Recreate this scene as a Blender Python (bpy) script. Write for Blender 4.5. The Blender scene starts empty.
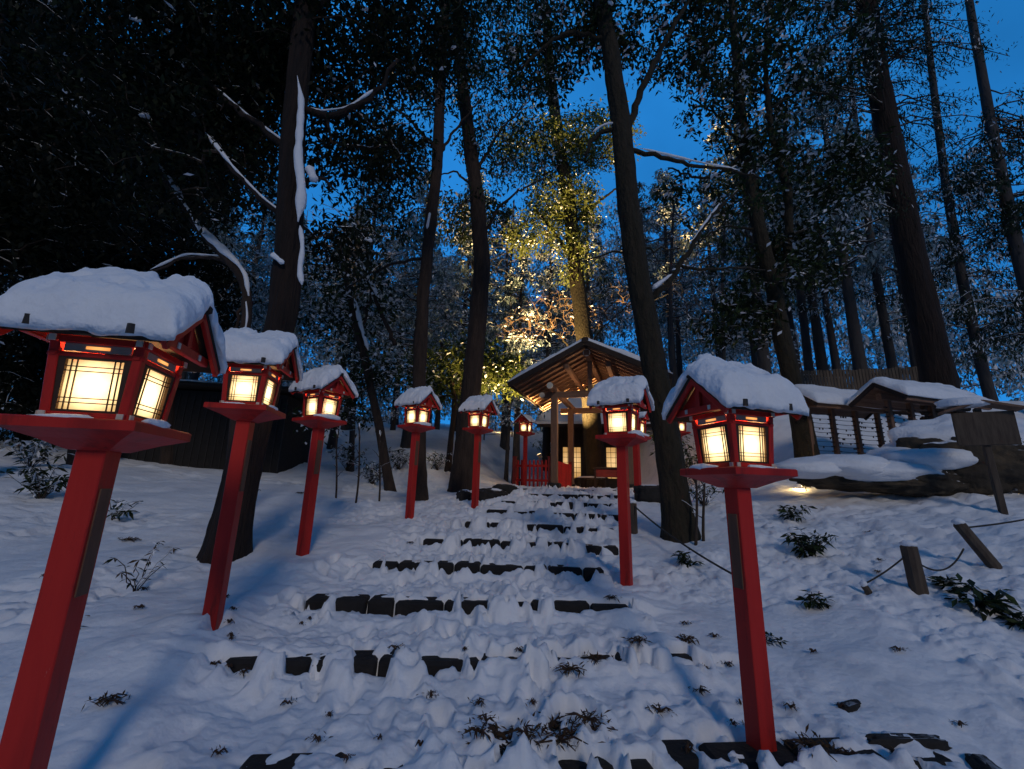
import bpy, math, random
import numpy as np
from mathutils import Vector, Matrix

random.seed(7)
RNG = np.random.default_rng(11)
R = math.radians
scene = bpy.context.scene
col = scene.collection

# ------------------------------------------------------------------ camera model
W, H, F = 1024, 769, 430.0
PITCH, ROLL = R(13.5), R(1.5)
EYE = np.array([0.0, 0.0, 1.45])
_f = np.array([0, math.cos(PITCH), math.sin(PITCH)])
_r = np.array([1.0, 0, 0]); _u = np.array([0, -math.sin(PITCH), math.cos(PITCH)])
CR = math.cos(ROLL) * _r + math.sin(ROLL) * _u
CU = math.cos(ROLL) * _u - math.sin(ROLL) * _r

def at(px, py, Y):
    """a point at forward distance Y seen in direction (px, py)"""
    d = _f + CR * ((px - W / 2) / F) + CU * (-(py - H / 2) / F)
    return EYE + d * (Y / d[1])

# ------------------------------------------------------------------ noise
def _hash(ix, iy, iz, seed):
    n = (ix.astype(np.int64) * 374761393 + iy.astype(np.int64) * 668265263 + iz.astype(np.int64) * 2147483647 + seed * 974634777) & 0xffffffff
    n = ((n ^ (n >> 13)) * 1274126177) & 0xffffffff
    n = (n ^ (n >> 16)) & 0xffffffff
    n = (n * 2654435761) & 0xffffffff
    n = n ^ (n >> 15)
    return (n & 0xffffff) / float(0xffffff)

def noise2(x, y, seed=0):
    x = np.asarray(x, float); y = np.asarray(y, float)
    ix = np.floor(x); iy = np.floor(y); fx = x - ix; fy = y - iy
    fx = fx * fx * fx * (fx * (fx * 6 - 15) + 10); fy = fy * fy * fy * (fy * (fy * 6 - 15) + 10)
    z = np.zeros_like(ix)
    a = _hash(ix, iy, z, seed); b = _hash(ix + 1, iy, z, seed)
    c = _hash(ix, iy + 1, z, seed); d = _hash(ix + 1, iy + 1, z, seed)
    return (a * (1 - fx) + b * fx) * (1 - fy) + (c * (1 - fx) + d * fx) * fy   # 0..1

def noise3(x, y, z, seed=0):
    x = np.asarray(x, float); y = np.asarray(y, float); z = np.asarray(z, float)
    ix = np.floor(x); iy = np.floor(y); iz = np.floor(z)
    fx = x - ix; fy = y - iy; fz = z - iz
    fx = fx * fx * (3 - 2 * fx); fy = fy * fy * (3 - 2 * fy); fz = fz * fz * (3 - 2 * fz)
    o = 0
    for dx in (0, 1):
        for dy in (0, 1):
            for dz in (0, 1):
                w = (fx if dx else 1 - fx) * (fy if dy else 1 - fy) * (fz if dz else 1 - fz)
                o = o + w * _hash(ix + dx, iy + dy, iz + dz, seed)
    return o

def sstep(a, b, x):
    t = np.clip((x - a) / (b - a), 0, 1)
    return t * t * (3 - 2 * t)

# ------------------------------------------------------------------ the lie of the land
#            Y     cx     width  bearing(deg)
STEPS = [(2.44, 0.50, 3.4, -5), (3.34, -0.22, 3.2, -6), (4.22, -0.36, 2.75, -2), (5.20, -0.30, 2.4, 3),
         (6.18, -.10, 2.1, 8), (7.15, 0.30, 2.0, 12), (8.10, 0.62, 2.05, 14), (9.10, 0.92, 2.2, 15),
         (10.15, 1.20, 2.5, 16), (11.30, 1.45, 2.7, 17)]
BARE = [.45, .76, .76, .77, .76, .76, .77, .78, .79, .79]     # how much of each riser is free of snow
SH = 0.15
SY = np.array([s[0] for s in STEPS]); SX = np.array([s[1] for s in STEPS]); SW = np.array([s[2] for s in STEPS])

def bank_left(x, y):
    b = np.interp(y, [-3, 0, 1.7, 3.64, 5.52, 7.6, 8.9, 13, 16, 24, 60], [-.1, -.05, .06, .42, .62, .91, 1.05, 1.4, 2.05, 4.3, 9.5])
    return b + .07 * np.clip(-x - 2.7, 0, 14) * sstep(3, 8, y)

def bank_right(x, y):
    b = np.interp(y, [-3, 1, 2.34, 4.83, 6.3, 8.73, 12, 20, 26, 60], [-.1, -.05, .0, .40, .70, 1.10, 1.42, 1.6, 2.6, 7.5])
    side = .125 * np.clip(x - 1.25, 0, 7.5) * sstep(1.5, 4.5, y) * (1 - sstep(9, 14, y) * (1 - sstep(4.5, 8, x)))
    hill = (.58 * np.clip(y - 10.1, 0, 3.9) + .10 * np.clip(y - 13.8, 0, 30)) * sstep(5.0, 8.0, x)
    return b + side + hill

def land(x, y, detail=None):
    """height of the snow surface; detail switches on the lumps and the broken step edges"""
    x = np.asarray(x, float); y = np.asarray(y, float)
    cx = np.interp(y, SY, SX); hw = np.interp(y, SY, SW) / 2
    st = np.zeros_like(x)
    for k, (Yk, ck, wk, a) in enumerate(STEPS):
        a = R(a)
        s = (x - ck) * math.sin(a) + (y - Yk) * math.cos(a)
        l = (x - ck) * math.cos(a) - (y - Yk) * math.sin(a)
        h = SH if k < 9 else .11
        if detail:
            lw = l + .09 * (noise2(l * 5 + 3, s * 7 + k, 14) - .5) + .05 * (noise2(l * 15, s * 15, 15) - .5)
            n = noise2(lw * 2.1 + k * 17.3, s * 1.5 + k * 3.1, 5)
            n = n * .32 + .50 * noise2(lw * 5.6 + k * 7.7, s * 2 + 9, 6) + .18 * noise2(lw * 15 + k * 5.7, s * 11 + 2, 8)
            ctr = 1.13 - BARE[k] * 1.0
            ex = sstep(ctr - .05, ctr + .07, n + .02 + .16 * (noise2(l * 11 + k, s * 0, 51) - .5))
            off = (-.13 - .09 * noise2(l * 2.5 + k, s * 0, 71)) * (1 - ex) + .07 * ex            # < 0: snow spills over the riser; > 0: the stone shows
            wd = .06 + (.17 + .16 * noise2(l * 3 + k, s * 2, 9)) * (1 - ex)
            st = st + h * sstep(off - wd * .5, off + wd * .5, s) + .020 * np.exp(-((s - .10 - off) / .10) ** 2) * (noise2(l * 7, s * 9, 4) + .4 * noise2(l * 19, s * 19, 44))
            st = st + (.052 + .040 * noise2(l * 5 + k, s * 5, 46)) * (.35 + .65 * ex) * sstep(-.34, -.08, s) * (1 - sstep(-.02, .06, s)) * (np.abs(l) < wk * .6)
        else:
            st = st + h * sstep(-.15, .1, s)
    d = x - cx
    bl = bank_left(x, y); br = bank_right(x, y)
    wl = sstep(0, .75, -d - hw + .05); wr = sstep(0, .8, d - hw + .05)
    z = st * (1 - wl) * (1 - wr) + bl * wl + br * wr
    fl = sstep(13.0, 14.2, y)
    mixl = sstep(-3.6, .9, x); plate = bl * (1 - mixl) + 1.47 * mixl
    mixr = sstep(5.0, 6.5, x); plate = plate * (1 - mixr) + br * mixr
    back = sstep(22, 34, y); plate = plate * (1 - back) + (np.maximum(bl, br) * back)
    z = z * (1 - fl) + plate * fl
    if detail:
        near = 1 - sstep(14, 22, y)
        warp = noise2(x * 1.3, y * 1.3, 61) * 1.6
        z = z + .10 * (noise2(x * .9 + 3, y * .9, 21) - .5)
        z = z + .050 * (noise2(x * 2.6, y * 2.6 + warp, 22) - .5)
        bil = np.abs(noise2(x * 5.1 + warp, y * 5.1, 23) - .5) * 2
        patch = sstep(.42, .68, noise2(x * .8 + 9, y * .8, 24))
        onst = np.exp(-(d / (hw + .35)) ** 4)
        patch = np.clip(patch * .9 + onst * .75, 0, 1)
        z = z + .046 * (bil - .5) * near * (.35 + patch)
        bil2 = np.abs(noise2(x * 13 + warp, y * 13, 25) - .5) * 2
        z = z + .022 * (bil2 - .5) * near * patch
        ch = noise2(x * 8.3 + 5, y * 8.3 + warp, 31)                    # kicked-up chunks
        z = z + .030 * sstep(.60, .80, ch) * near * patch
        z = z + .017 * (noise2(x * 25, y * 25, 26) - .5) * near * (.2 + patch)
        z = z + .008 * (noise2(x * 52, y * 52, 27) - .5) * (1 - sstep(5, 9, y)) * patch
        # footprints trodden up the stair
        for fx, fy, fa, fd in PRINTS:
            m = (np.abs(x - fx) < .4) & (np.abs(y - fy) < .4)
            if not m.any(): continue
            xx = x[m] - fx; yy = y[m] - fy
            u = xx * math.cos(fa) + yy * math.sin(fa); v = -xx * math.sin(fa) + yy * math.cos(fa)
            q = np.sqrt((u / .065) ** 2 + (v / .15) ** 2)
            z[m] += -fd * (1 - sstep(.6, 1.15, q)) + fd * .35 * np.exp(-((q - 1.35) / .25) ** 2)
    return z

PRINTS = []
for i in range(260):
    fy = random.uniform(1.0, 12); c = float(np.interp(fy, SY, SX)); w = float(np.interp(fy, SY, SW)) / 2
    PRINTS.append((c + random.gauss(0, .5) * w, fy, random.gauss(0, .3), random.uniform(.03, .075)))

def hit(px, py, far=40):
    """where the line of sight through (px, py) meets the snow"""
    d = at(px, py, 1.0) - EYE; t = np.arange(.8, far, .02)
    z = land(EYE[0] + d[0] * t, EYE[1] + d[1] * t); below = np.nonzero(EYE[2] + d[2] * t <= z)[0]
    k = below[0] if len(below) else len(t) - 1
    return np.array([EYE[0] + d[0] * t[k], EYE[1] + d[1] * t[k], z[k]])

def gz(x, y):
    return float(land(np.array([x]), np.array([y]))[0])

# ------------------------------------------------------------------ mesh building
class MB:
    def __init__(s): s.v = []; s.f = []; s.m = []; s.n = 0
    def add(s, verts, faces, mi=0):
        verts = np.asarray(verts, float).reshape(-1, 3)
        s.v.append(verts)
        for f in faces: s.f.append([i + s.n for i in f]); s.m.append(mi)
        s.n += len(verts)
    def box(s, c, size, rot=None, mi=0, taper=1.0, bev=0.0):
        x, y, z = [a / 2 for a in size]
        b = min(bev, x * .45, y * .45, z * .45)
        vs = []
        if b <= 0:
            for zz, t in ((-z, 1), (z, taper)):
                vs += [(-x * t, -y * t, zz), (x * t, -y * t, zz), (x * t, y * t, zz), (-x * t, y * t, zz)]
            fs = [(3, 2, 1, 0), (4, 5, 6, 7), (0, 1, 5, 4), (1, 2, 6, 5), (2, 3, 7, 6), (3, 0, 4, 7)]
        else:
            rings = [(-z, b, 1), (-z + b, 0, 1), (z - b, 0, taper), (z, b, taper)]
            for zz, ins, t in rings:
                X = x * t - ins; Y = y * t - ins; c_ = b * .7 if ins == 0 else b * .4
                vs += [(-X + c_, -Y, zz), (X - c_, -Y, zz), (X, -Y + c_, zz), (X, Y - c_, zz), (X - c_, Y, zz), (-X + c_, Y, zz), (-X, Y - c_, zz), (-X, -Y + c_, zz)]
            fs = [tuple(range(7, -1, -1)), tuple(range(24, 32))]
            for k in range(3):
                for i in range(8):
                    j = (i + 1) % 8
                    fs.append((k * 8 + i, k * 8 + j, k * 8 + 8 + j, k * 8 + 8 + i))
        vs = np.array(vs)
        if rot is not None: vs = vs @ np.array(rot.to_3x3()).T if hasattr(rot, 'to_3x3') else vs @ np.asarray(rot).T
        s.add(vs + np.array(c), fs, mi)
    def beam(s, a, b, w, h, mi=0, bev=0.0, up=(0, 0, 1)):
        a = np.array(a, float); b = np.array(b, float); d = b - a; L = np.linalg.norm(d); d /= L
        u = np.array(up, float); x = np.cross(d, u); 
        if np.linalg.norm(x) < 1e-4: x = np.cross(d, (0, 1, 0))
        x /= np.linalg.norm(x); u = np.cross(x, d)
        s.box((a + b) / 2, (w, L, h), np.stack([x, d, u], 1), mi, bev=bev)
    def tube(s, pts, rad, n=8, mi=0, cap=True, rough=0.0, seed=0, ridge=0.0):
        pts = np.asarray(pts, float); rad = np.asarray(rad, float) * np.ones(len(pts))
        T = np.gradient(pts, axis=0); T /= np.linalg.norm(T, axis=1)[:, None] + 1e-9
        ref = np.array([0, 1.0, 0]) if abs(T[0][1]) < .8 else np.array([1.0, 0, 0])
        A = np.cross(T, ref); A /= np.linalg.norm(A, axis=1)[:, None] + 1e-9
        B = np.cross(T, A)
        th = np.linspace(0, 2 * np.pi, n, endpoint=False)
        rr = rad[:, None] * np.ones(n)[None]
        if rough:
            L = np.cumsum(np.r_[0, np.linalg.norm(np.diff(pts, axis=0), axis=1)])
            rr = rr * (1 + rough * (noise3(np.cos(th)[None] * 2 + seed * 5.3, np.sin(th)[None] * 2, L[:, None] * 1.5) - .5) * 2
                       + rough * .5 * (noise3(np.cos(th)[None] * 5 + seed, np.sin(th)[None] * 5, L[:, None] * 5) - .5))
        if ridge:
            L = np.cumsum(np.r_[0, np.linalg.norm(np.diff(pts, axis=0), axis=1)])
            q = np.abs(noise3(np.cos(th)[None] * 6.5 + seed, np.sin(th)[None] * 6.5, L[:, None] * 2.6 + seed) - .5) * 2
            q2 = noise3(np.cos(th)[None] * 13 + seed, np.sin(th)[None] * 13, L[:, None] * 9)
            rr = rr * (1 + ridge * (q - .5) + ridge * .5 * (q2 - .5))
        V = pts[:, None] + A[:, None] * (np.cos(th)[None, :, None] * rr[..., None]) + B[:, None] * (np.sin(th)[None, :, None] * rr[..., None])
        fs = []
        m = len(pts)
        for i in range(m - 1):
            for j in range(n):
                k = (j + 1) % n
                fs.append((i * n + j, i * n + k, (i + 1) * n + k, (i + 1) * n + j))
        if cap: fs += [tuple(range(n - 1, -1, -1)), tuple(range((m - 1) * n, m * n))]
        s.add(V.reshape(-1, 3), fs, mi)
    def blob(s, c, r, seed=0, nu=14, nv=10, amp=.25, freq=1.6, mi=0, flat=None, rz=0, sq=1.0, fine=0.0):
        th = np.linspace(0, 2 * np.pi, nu, endpoint=False); ph = np.linspace(0, np.pi, nv)
        P, T = np.meshgrid(ph, th, indexing='ij')
        X = np.sin(P) * np.cos(T); Y = np.sin(P) * np.sin(T); Z = np.cos(P)
        k = 1 + amp * (noise3(X * freq + seed * 3.1, Y * freq + seed, Z * freq, 3) - .5) * 2 + amp * .5 * (noise3(X * freq * 2.7 + seed, Y * freq * 2.7, Z * freq * 2.7, 4) - .5) * 2
        if fine: k = k + fine * (noise3(X * freq * 7 + seed, Y * freq * 7, Z * freq * 7, 5) - .5) * 2 + fine * .9 * (np.abs(noise3(X * freq * 3.5 + seed, Y * freq * 3.5, Z * freq * 5, 6) - .5) * 2 - .5)
        if sq != 1.0:
            X, Y, Z = [np.sign(q) * np.abs(q) ** sq for q in (X, Y, Z)]
        V = np.stack([X * k * r[0], Y * k * r[1], Z * k * r[2]], -1)
        if flat is not None: V[..., 2] = np.maximum(V[..., 2], flat)
        if rz:
            c_, s_ = math.cos(rz), math.sin(rz)
            V = np.stack([V[..., 0] * c_ - V[..., 1] * s_, V[..., 0] * s_ + V[..., 1] * c_, V[..., 2]], -1)
        fs = []
        for i in range(nv - 1):
            for j in range(nu):
                kk = (j + 1) % nu
                fs.append((i * nu + j, (i + 1) * nu + j, (i + 1) * nu + kk, i * nu + kk))
        s.add(V.reshape(-1, 3) + np.array(c), fs, mi)
    def build(s, name, mats, parent=None, smooth=False, loc=None):
        me = bpy.data.meshes.new(name)
        me.from_pydata(np.concatenate(s.v).tolist() if s.v else [], [], s.f)
        if not isinstance(mats, (list, tuple)): mats = [mats]
        for m in mats: me.materials.append(m)
        if len(mats) > 1: me.polygons.foreach_set('material_index', s.m)
        if smooth: me.polygons.foreach_set('use_smooth', [True] * len(me.polygons))
        me.update()
        o = bpy.data.objects.new(name, me); col.objects.link(o)
        if parent is not None: o.parent = parent
        if loc is not None: o.location = loc
        return o

def build_each(s, name, mats, parent=None, smooth=False):
    out = []
    base = 0; fi = 0
    for v in s.v:
        n = len(v); fs = []
        while fi < len(s.f) and base <= s.f[fi][0] < base + n:
            fs.append([q - base for q in s.f[fi]]); fi += 1
        b = MB(); b.add(v, fs); out.append(b.build(name, mats, parent, smooth)); base += n
    return out
MB.build_each = build_each

def quads(name, V, mi, mats, parent=None, smooth=False):
    """V: (n,4,3) loose quads, fast path"""
    n = len(V); me = bpy.data.meshes.new(name)
    me.vertices.add(n * 4); me.vertices.foreach_set('co', V.reshape(-1).astype(np.float32))
    me.loops.add(n * 4); me.loops.foreach_set('vertex_index', np.arange(n * 4, dtype=np.int32))
    me.polygons.add(n); me.polygons.foreach_set('loop_start', np.arange(0, n * 4, 4, dtype=np.int32))
    for m in mats: me.materials.append(m)
    me.polygons.foreach_set('material_index', np.asarray(mi, dtype=np.int32))
    me.update(calc_edges=True)
    o = bpy.data.objects.new(name, me); col.objects.link(o)
    if parent is not None: o.parent = parent
    return o

def tag(o, label=None, cat=None, group=None, kind=None):
    if label: o['label'] = label
    if cat: o['category'] = cat
    if group: o['group'] = group
    if kind: o['kind'] = kind
    return o

def empty(name, loc=(0, 0, 0), rz=0.0, **k):
    o = bpy.data.objects.new(name, None); col.objects.link(o)
    o.empty_display_size = .1
    o.location = loc; o.rotation_euler = (0, 0, rz)
    return tag(o, **k)

def copy_tree(o, parent=None, skip=()):
    c = o.copy(); col.objects.link(c); c.parent = parent
    for ch in [q for q in bpy.data.objects if q.parent is o]:
        if ch.name.split('.')[0] in skip: continue
        copy_tree(ch, c, skip)
    return c

# ------------------------------------------------------------------ materials
def lin(r, g, b):
    f = lambda c: c / 12.92 if c <= .04045 else ((c + .055) / 1.055) ** 2.4
    return (f(r / 255), f(g / 255), f(b / 255), 1)

def mat(name, c1, c2=None, rough=.7, scale=6.0, detail=6, bump=0.0, bscale=None, stretch=(1, 1, 1), c3=None, snow=0.0, snow_lo=.55, spec=.35, coat=0.0, obj=True, trans=0.0, bdist=.02):
    m = bpy.data.materials.new(name); m.use_nodes = True
    nt = m.node_tree; N = nt.nodes; L = nt.links
    bs = N['Principled BSDF']; bs.inputs['Roughness'].default_value = rough
    bs.inputs['Specular IOR Level'].default_value = spec
    bs.inputs['Coat Weight'].default_value = coat
    tc = N.new('ShaderNodeTexCoord'); mp = N.new('ShaderNodeMapping'); mp.inputs['Scale'].default_value = stretch
    L.new(tc.outputs['Object'], mp.inputs['Vector'])
    nz = N.new('ShaderNodeTexNoise'); nz.inputs['Scale'].default_value = scale; nz.inputs['Detail'].default_value = detail
    nz.inputs['Roughness'].default_value = .62
    L.new(mp.outputs[0], nz.inputs['Vector'])
    rp = N.new('ShaderNodeValToRGB'); e = rp.color_ramp.elements
    c2 = c2 or tuple(x * .7 for x in c1[:3])
    e[0].position = .3; e[0].color = (*c1[:3], 1); e[1].position = .7; e[1].color = (*c2[:3], 1)
    if c3: q = e.new(.52); q.color = (*c3[:3], 1)
    L.new(nz.outputs['Fac'], rp.inputs['Fac'])
    colour = rp.outputs['Color']
    if snow:
        ge = N.new('ShaderNodeNewGeometry'); sp = N.new('ShaderNodeSeparateXYZ'); L.new(ge.outputs['Normal'], sp.inputs[0])
        n2 = N.new('ShaderNodeTexNoise'); n2.inputs['Scale'].default_value = 5; n2.inputs['Detail'].default_value = 5
        L.new(tc.outputs['Object'], n2.inputs['Vector'])
        ad = N.new('ShaderNodeMath'); ad.operation = 'MULTIPLY_ADD'; ad.inputs[1].default_value = snow; ad.inputs[2].default_value = -snow * .5
        L.new(n2.outputs['Fac'], ad.inputs[0])
        a2 = N.new('ShaderNodeMath'); a2.operation = 'ADD'; L.new(sp.outputs['Z'], a2.inputs[0]); L.new(ad.outputs[0], a2.inputs[1])
        mr = N.new('ShaderNodeMapRange'); mr.inputs['From Min'].default_value = snow_lo; mr.inputs['From Max'].default_value = snow_lo + .12
        L.new(a2.outputs[0], mr.inputs['Value'])
        mx = N.new('ShaderNodeMix'); mx.data_type = 'RGBA'
        L.new(mr.outputs[0], mx.inputs['Factor']); L.new(colour, mx.inputs['A']); mx.inputs['B'].default_value = (.78, .8, .84, 1)
        colour = mx.outputs['Result']
    L.new(colour, bs.inputs['Base Color'])
    if bump:
        nb = N.new('ShaderNodeTexNoise'); nb.inputs['Scale'].default_value = bscale or scale * 3; nb.inputs['Detail'].default_value = 7
        L.new(mp.outputs[0], nb.inputs['Vector'])
        bp = N.new('ShaderNodeBump'); bp.inputs['Strength'].default_value = bump; bp.inputs['Distance'].default_value = bdist
        L.new(nb.outputs['Fac'], bp.inputs['Height']); L.new(bp.outputs[0], bs.inputs['Normal'])
    return m

M = {}
M['snow'] = mat('snow', (.84, .85, .87), (.66, .68, .72), rough=.75, scale=2.2, bump=.45, bscale=17, c3=(.80, .81, .84), spec=.25, bdist=.03)
M['snow_cap'] = mat('snow_cap', (.83, .85, .89), (.74, .77, .83), rough=.75, scale=9, bump=.8, bscale=30, spec=.25, bdist=.016)
M['red'] = mat('vermilion_paint', (.50, .024, .017), (.25, .013, .011), rough=.5, scale=5, bump=.5, bscale=34, stretch=(1, 1, .12), c3=(.43, .019, .014), spec=.22, bdist=.004)
M['red_dark'] = mat('dark_vermilion', (.22, .018, .010), (.13, .012, .009), rough=.5, scale=8, bump=.2, bscale=40, bdist=.004)
M['plaque'] = mat('weathered_plaque', (.19, .085, .045), (.10, .045, .028), rough=.7, scale=12, bump=.4, bscale=60, stretch=(1, 1, .15), bdist=.003)
M['white'] = mat('white_beam_end', (.62, .58, .50), (.45, .42, .36), rough=.6, scale=20)
M['rail'] = mat('pale_rail', (.34, .27, .22), (.24, .18, .15), rough=.6, scale=10, stretch=(1, 1, 4))
M['black'] = mat('black_iron', (.018, .016, .015), (.03, .022, .018), rough=.5, scale=20, bump=.2, bdist=.003)
M['roofwood'] = mat('bark_roof', (.035, .024, .018), (.018, .013, .01), rough=.85, scale=14, bump=.5, bdist=.006)
M['lattice'] = mat('lattice_wood', (.05, .022, .010), (.03, .014, .008), rough=.6, scale=20)
M['wood'] = mat('aged_timber', (.20, .115, .075), (.11, .062, .042), rough=.75, scale=5, bump=.4, bscale=18, stretch=(6, 6, .6), bdist=.008)
M['plank'] = mat('aged_planks', (.22, .12, .075), (.12, .065, .042), rough=.75, scale=4, bump=.4, bscale=14, stretch=(.6, 5, 5), bdist=.008)
M['darkwood'] = mat('dark_timber', (.04, .026, .02), (.02, .013, .011), rough=.8, scale=6, bump=.4, stretch=(4, 4, .5), bdist=.008)
M['stub'] = mat('grey_stake_wood', (.10, .075, .055), (.05, .035, .026), rough=.85, scale=9, bump=.6, stretch=(3, 3, .4), bdist=.008)
M['stone'] = mat('dark_step_stone', (.020, .017, .016), (.008, .007, .007), rough=.85, scale=7, bump=.8, bscale=20, bdist=.02)
M['rock'] = mat('boulder_rock', (.12, .085, .05), (.02, .015, .011), rough=.85, scale=3.2, bump=.9, bscale=7, c3=(.045, .036, .026), snow=.7, snow_lo=.72, bdist=.06)
M['rock_dark'] = mat('dark_rock', (.03, .026, .024), (.012, .011, .010), rough=.85, scale=3, bump=.9, bscale=9, snow=.5, snow_lo=.95, bdist=.04)
M['bark'] = mat('dark_bark', (.050, .032, .024), (.020, .013, .011), rough=.9, scale=7, bump=1.0, bscale=16, stretch=(1.6, 1.6, .35), snow=.9, snow_lo=.62, bdist=.05)
M['bark_red'] = mat('red_brown_bark', (.026, .014, .010), (.008, .005, .004), rough=.9, scale=6, bump=1.0, bscale=16, stretch=(1.8, 1.8, .22), snow=.4, snow_lo=.72, bdist=.06)
M['bark_moss'] = mat('mossy_bark', (.034, .023, .014), (.010, .007, .005), rough=.9, scale=8, bump=1.0, bscale=18, stretch=(1.4, 1.4, .5), c3=(.024, .019, .010), snow=.5, snow_lo=.7, bdist=.05)
M['bark_far'] = mat('grey_far_bark', (.06, .055, .055), (.03, .028, .03), rough=.9, scale=4, bump=.6, stretch=(1.4, 1.4, .3), snow=.9, snow_lo=.58, bdist=.05)
M['twig'] = mat('twig_bark', (.055, .036, .026), (.03, .02, .015), rough=.9, scale=12, snow=.9, snow_lo=.35)
M['twig_frost'] = mat('frosted_twig_bark', (.09, .08, .08), (.05, .045, .045), rough=.9, scale=12, snow=.9, snow_lo=.25)
M['twig_bare'] = mat('bare_twig_bark', (.16, .10, .06), (.09, .055, .035), rough=.9, scale=12, snow=.9, snow_lo=.45)  # lighter, warmer bark: golden spotlight glow put into the colour
def leafmat(name, c1, c2):
    m = mat(name, c1, c2, rough=.6, scale=1.5, spec=.15)
    nt = m.node_tree; bs = nt.nodes['Principled BSDF']
    tr = nt.nodes.new('ShaderNodeBsdfTranslucent'); tr.inputs['Color'].default_value = (c1[0] * 1.3, c1[1] * 1.5, c1[2], 1)
    mx = nt.nodes.new('ShaderNodeMixShader'); mx.inputs[0].default_value = .22
    nt.links.new(bs.outputs[0], mx.inputs[1]); nt.links.new(tr.outputs[0], mx.inputs[2])
    nt.links.new(mx.outputs[0], nt.nodes['Material Output'].inputs['Surface'])
    return m
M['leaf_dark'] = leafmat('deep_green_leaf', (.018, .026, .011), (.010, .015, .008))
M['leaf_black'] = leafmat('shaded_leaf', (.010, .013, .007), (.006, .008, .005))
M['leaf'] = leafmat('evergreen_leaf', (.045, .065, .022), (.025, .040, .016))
M['leaf_lit'] = leafmat('yellow_green_leaf', (.12, .14, .035), (.07, .085, .025))  # lighter leaf with a yellow lamp glow put into its colour
M['needle'] = leafmat('cedar_needle', (.026, .044, .028), (.016, .028, .020))
M['needle_far'] = leafmat('frosted_needle', (.14, .18, .20), (.05, .075, .08))  # snow dust plus pale blue distance haze painted into the needle colour
M['frost'] = leafmat('heavily_frosted_needle', (.40, .48, .55), (.16, .21, .25))  # paler still: frost, with the luminous blue haze put into the colour
M['leaf_brown'] = leafmat('withered_leaf', (.09, .05, .025), (.05, .03, .016))
M['rope'] = mat('dark_rope', (.05, .045, .04), (.03, .027, .025), rough=.9, scale=60, bump=.5)
M['metal'] = mat('grey_metal', (.12, .12, .12), (.08, .08, .08), rough=.45, scale=20)
M['bluewall'] = mat('pale_plaster', (.30, .33, .36), (.24, .27, .30), rough=.8, scale=3)
M['bamboo'] = mat('bamboo_fence', (.12, .09, .065), (.06, .045, .035), rough=.8, scale=6, stretch=(1, 1, .2), bump=.3)

def grime(m, dark, scale, lo, hi, amt):
    nt = m.node_tree; N = nt.nodes; L = nt.links; bs = N['Principled BSDF']; src = bs.inputs['Base Color'].links[0].from_socket
    tc = N.new('ShaderNodeTexCoord'); mp = N.new('ShaderNodeMapping'); mp.inputs['Scale'].default_value = (1, 1, .25); L.new(tc.outputs['Object'], mp.inputs[0])
    nz = N.new('ShaderNodeTexNoise'); nz.inputs['Scale'].default_value = scale; nz.inputs['Detail'].default_value = 9; nz.inputs['Roughness'].default_value = .75; L.new(mp.outputs[0], nz.inputs['Vector'])
    mr = N.new('ShaderNodeMapRange'); mr.inputs['From Min'].default_value = lo; mr.inputs['From Max'].default_value = hi; mr.inputs['To Max'].default_value = amt; L.new(nz.outputs['Fac'], mr.inputs['Value'])
    mx = N.new('ShaderNodeMix'); mx.data_type = 'RGBA'; L.new(mr.outputs[0], mx.inputs['Factor']); L.new(src, mx.inputs['A']); mx.inputs['B'].default_value = (*dark, 1)
    L.new(mx.outputs['Result'], bs.inputs['Base Color'])
grime(M['red'], (.05, .012, .008), 9, .54, .70, .8)
grime(M['red'], (.55, .42, .38), 60, .66, .72, .55)
def glow(name, colr, edge, strength, rx=.12, ry=.12, thin=0):
    m = bpy.data.materials.new(name); m.use_nodes = True
    nt = m.node_tree; N = nt.nodes; L = nt.links
    N.remove(N['Principled BSDF'])
    em = N.new('ShaderNodeEmission'); tc = N.new('ShaderNodeTexCoord')
    ln = N.new('ShaderNodeVectorMath'); ln.operation = 'LENGTH'
    L.new(tc.outputs['Object'], ln.inputs[0])
    mr = N.new('ShaderNodeMapRange'); mr.inputs['From Min'].default_value = 0; mr.inputs['From Max'].default_value = rx
    mr.interpolation_type = 'SMOOTHSTEP'
    L.new(ln.outputs['Value'], mr.inputs['Value'])
    rp = N.new('ShaderNodeValToRGB'); e = rp.color_ramp.elements
    e[0].color = (*colr, 1); e[1].color = (*edge, 1); e[0].position = .15; e[1].position = 1
    L.new(mr.outputs[0], rp.inputs['Fac'])
    nz = N.new('ShaderNodeTexNoise'); nz.inputs['Scale'].default_value = 45; L.new(tc.outputs['Object'], nz.inputs['Vector'])
    mm = N.new('ShaderNodeMath'); mm.operation = 'MULTIPLY_ADD'; mm.inputs[1].default_value = .25 * strength; mm.inputs[2].default_value = .87 * strength
    L.new(nz.outputs['Fac'], mm.inputs[0])
    L.new(rp.outputs['Color'], em.inputs['Color']); L.new(mm.outputs[0], em.inputs['Strength'])
    if thin:
        tb = N.new('ShaderNodeBsdfTransparent'); ms = N.new('ShaderNodeMixShader'); ms.inputs[0].default_value = 1 - thin
        tb.inputs['Color'].default_value = (1, .9, .75, 1)
        L.new(tb.outputs[0], ms.inputs[1]); L.new(em.outputs[0], ms.inputs[2]); L.new(ms.outputs[0], N['Material Output'].inputs['Surface'])
    else:
        L.new(em.outputs[0], N['Material Output'].inputs['Surface'])
    return m
M['paper'] = glow('lit_lantern_paper', (3.2, 2.4, 1.25), (.62, .38, .14), 1.0, .15, thin=.3)
M['slot'] = glow('lit_slot', (1.3, .55, .16), (.9, .32, .08), 1.0, .06)
M['shoji'] = glow('lit_shoji_paper', (.95, .60, .26), (.55, .30, .10), 1.0, .8)
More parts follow.
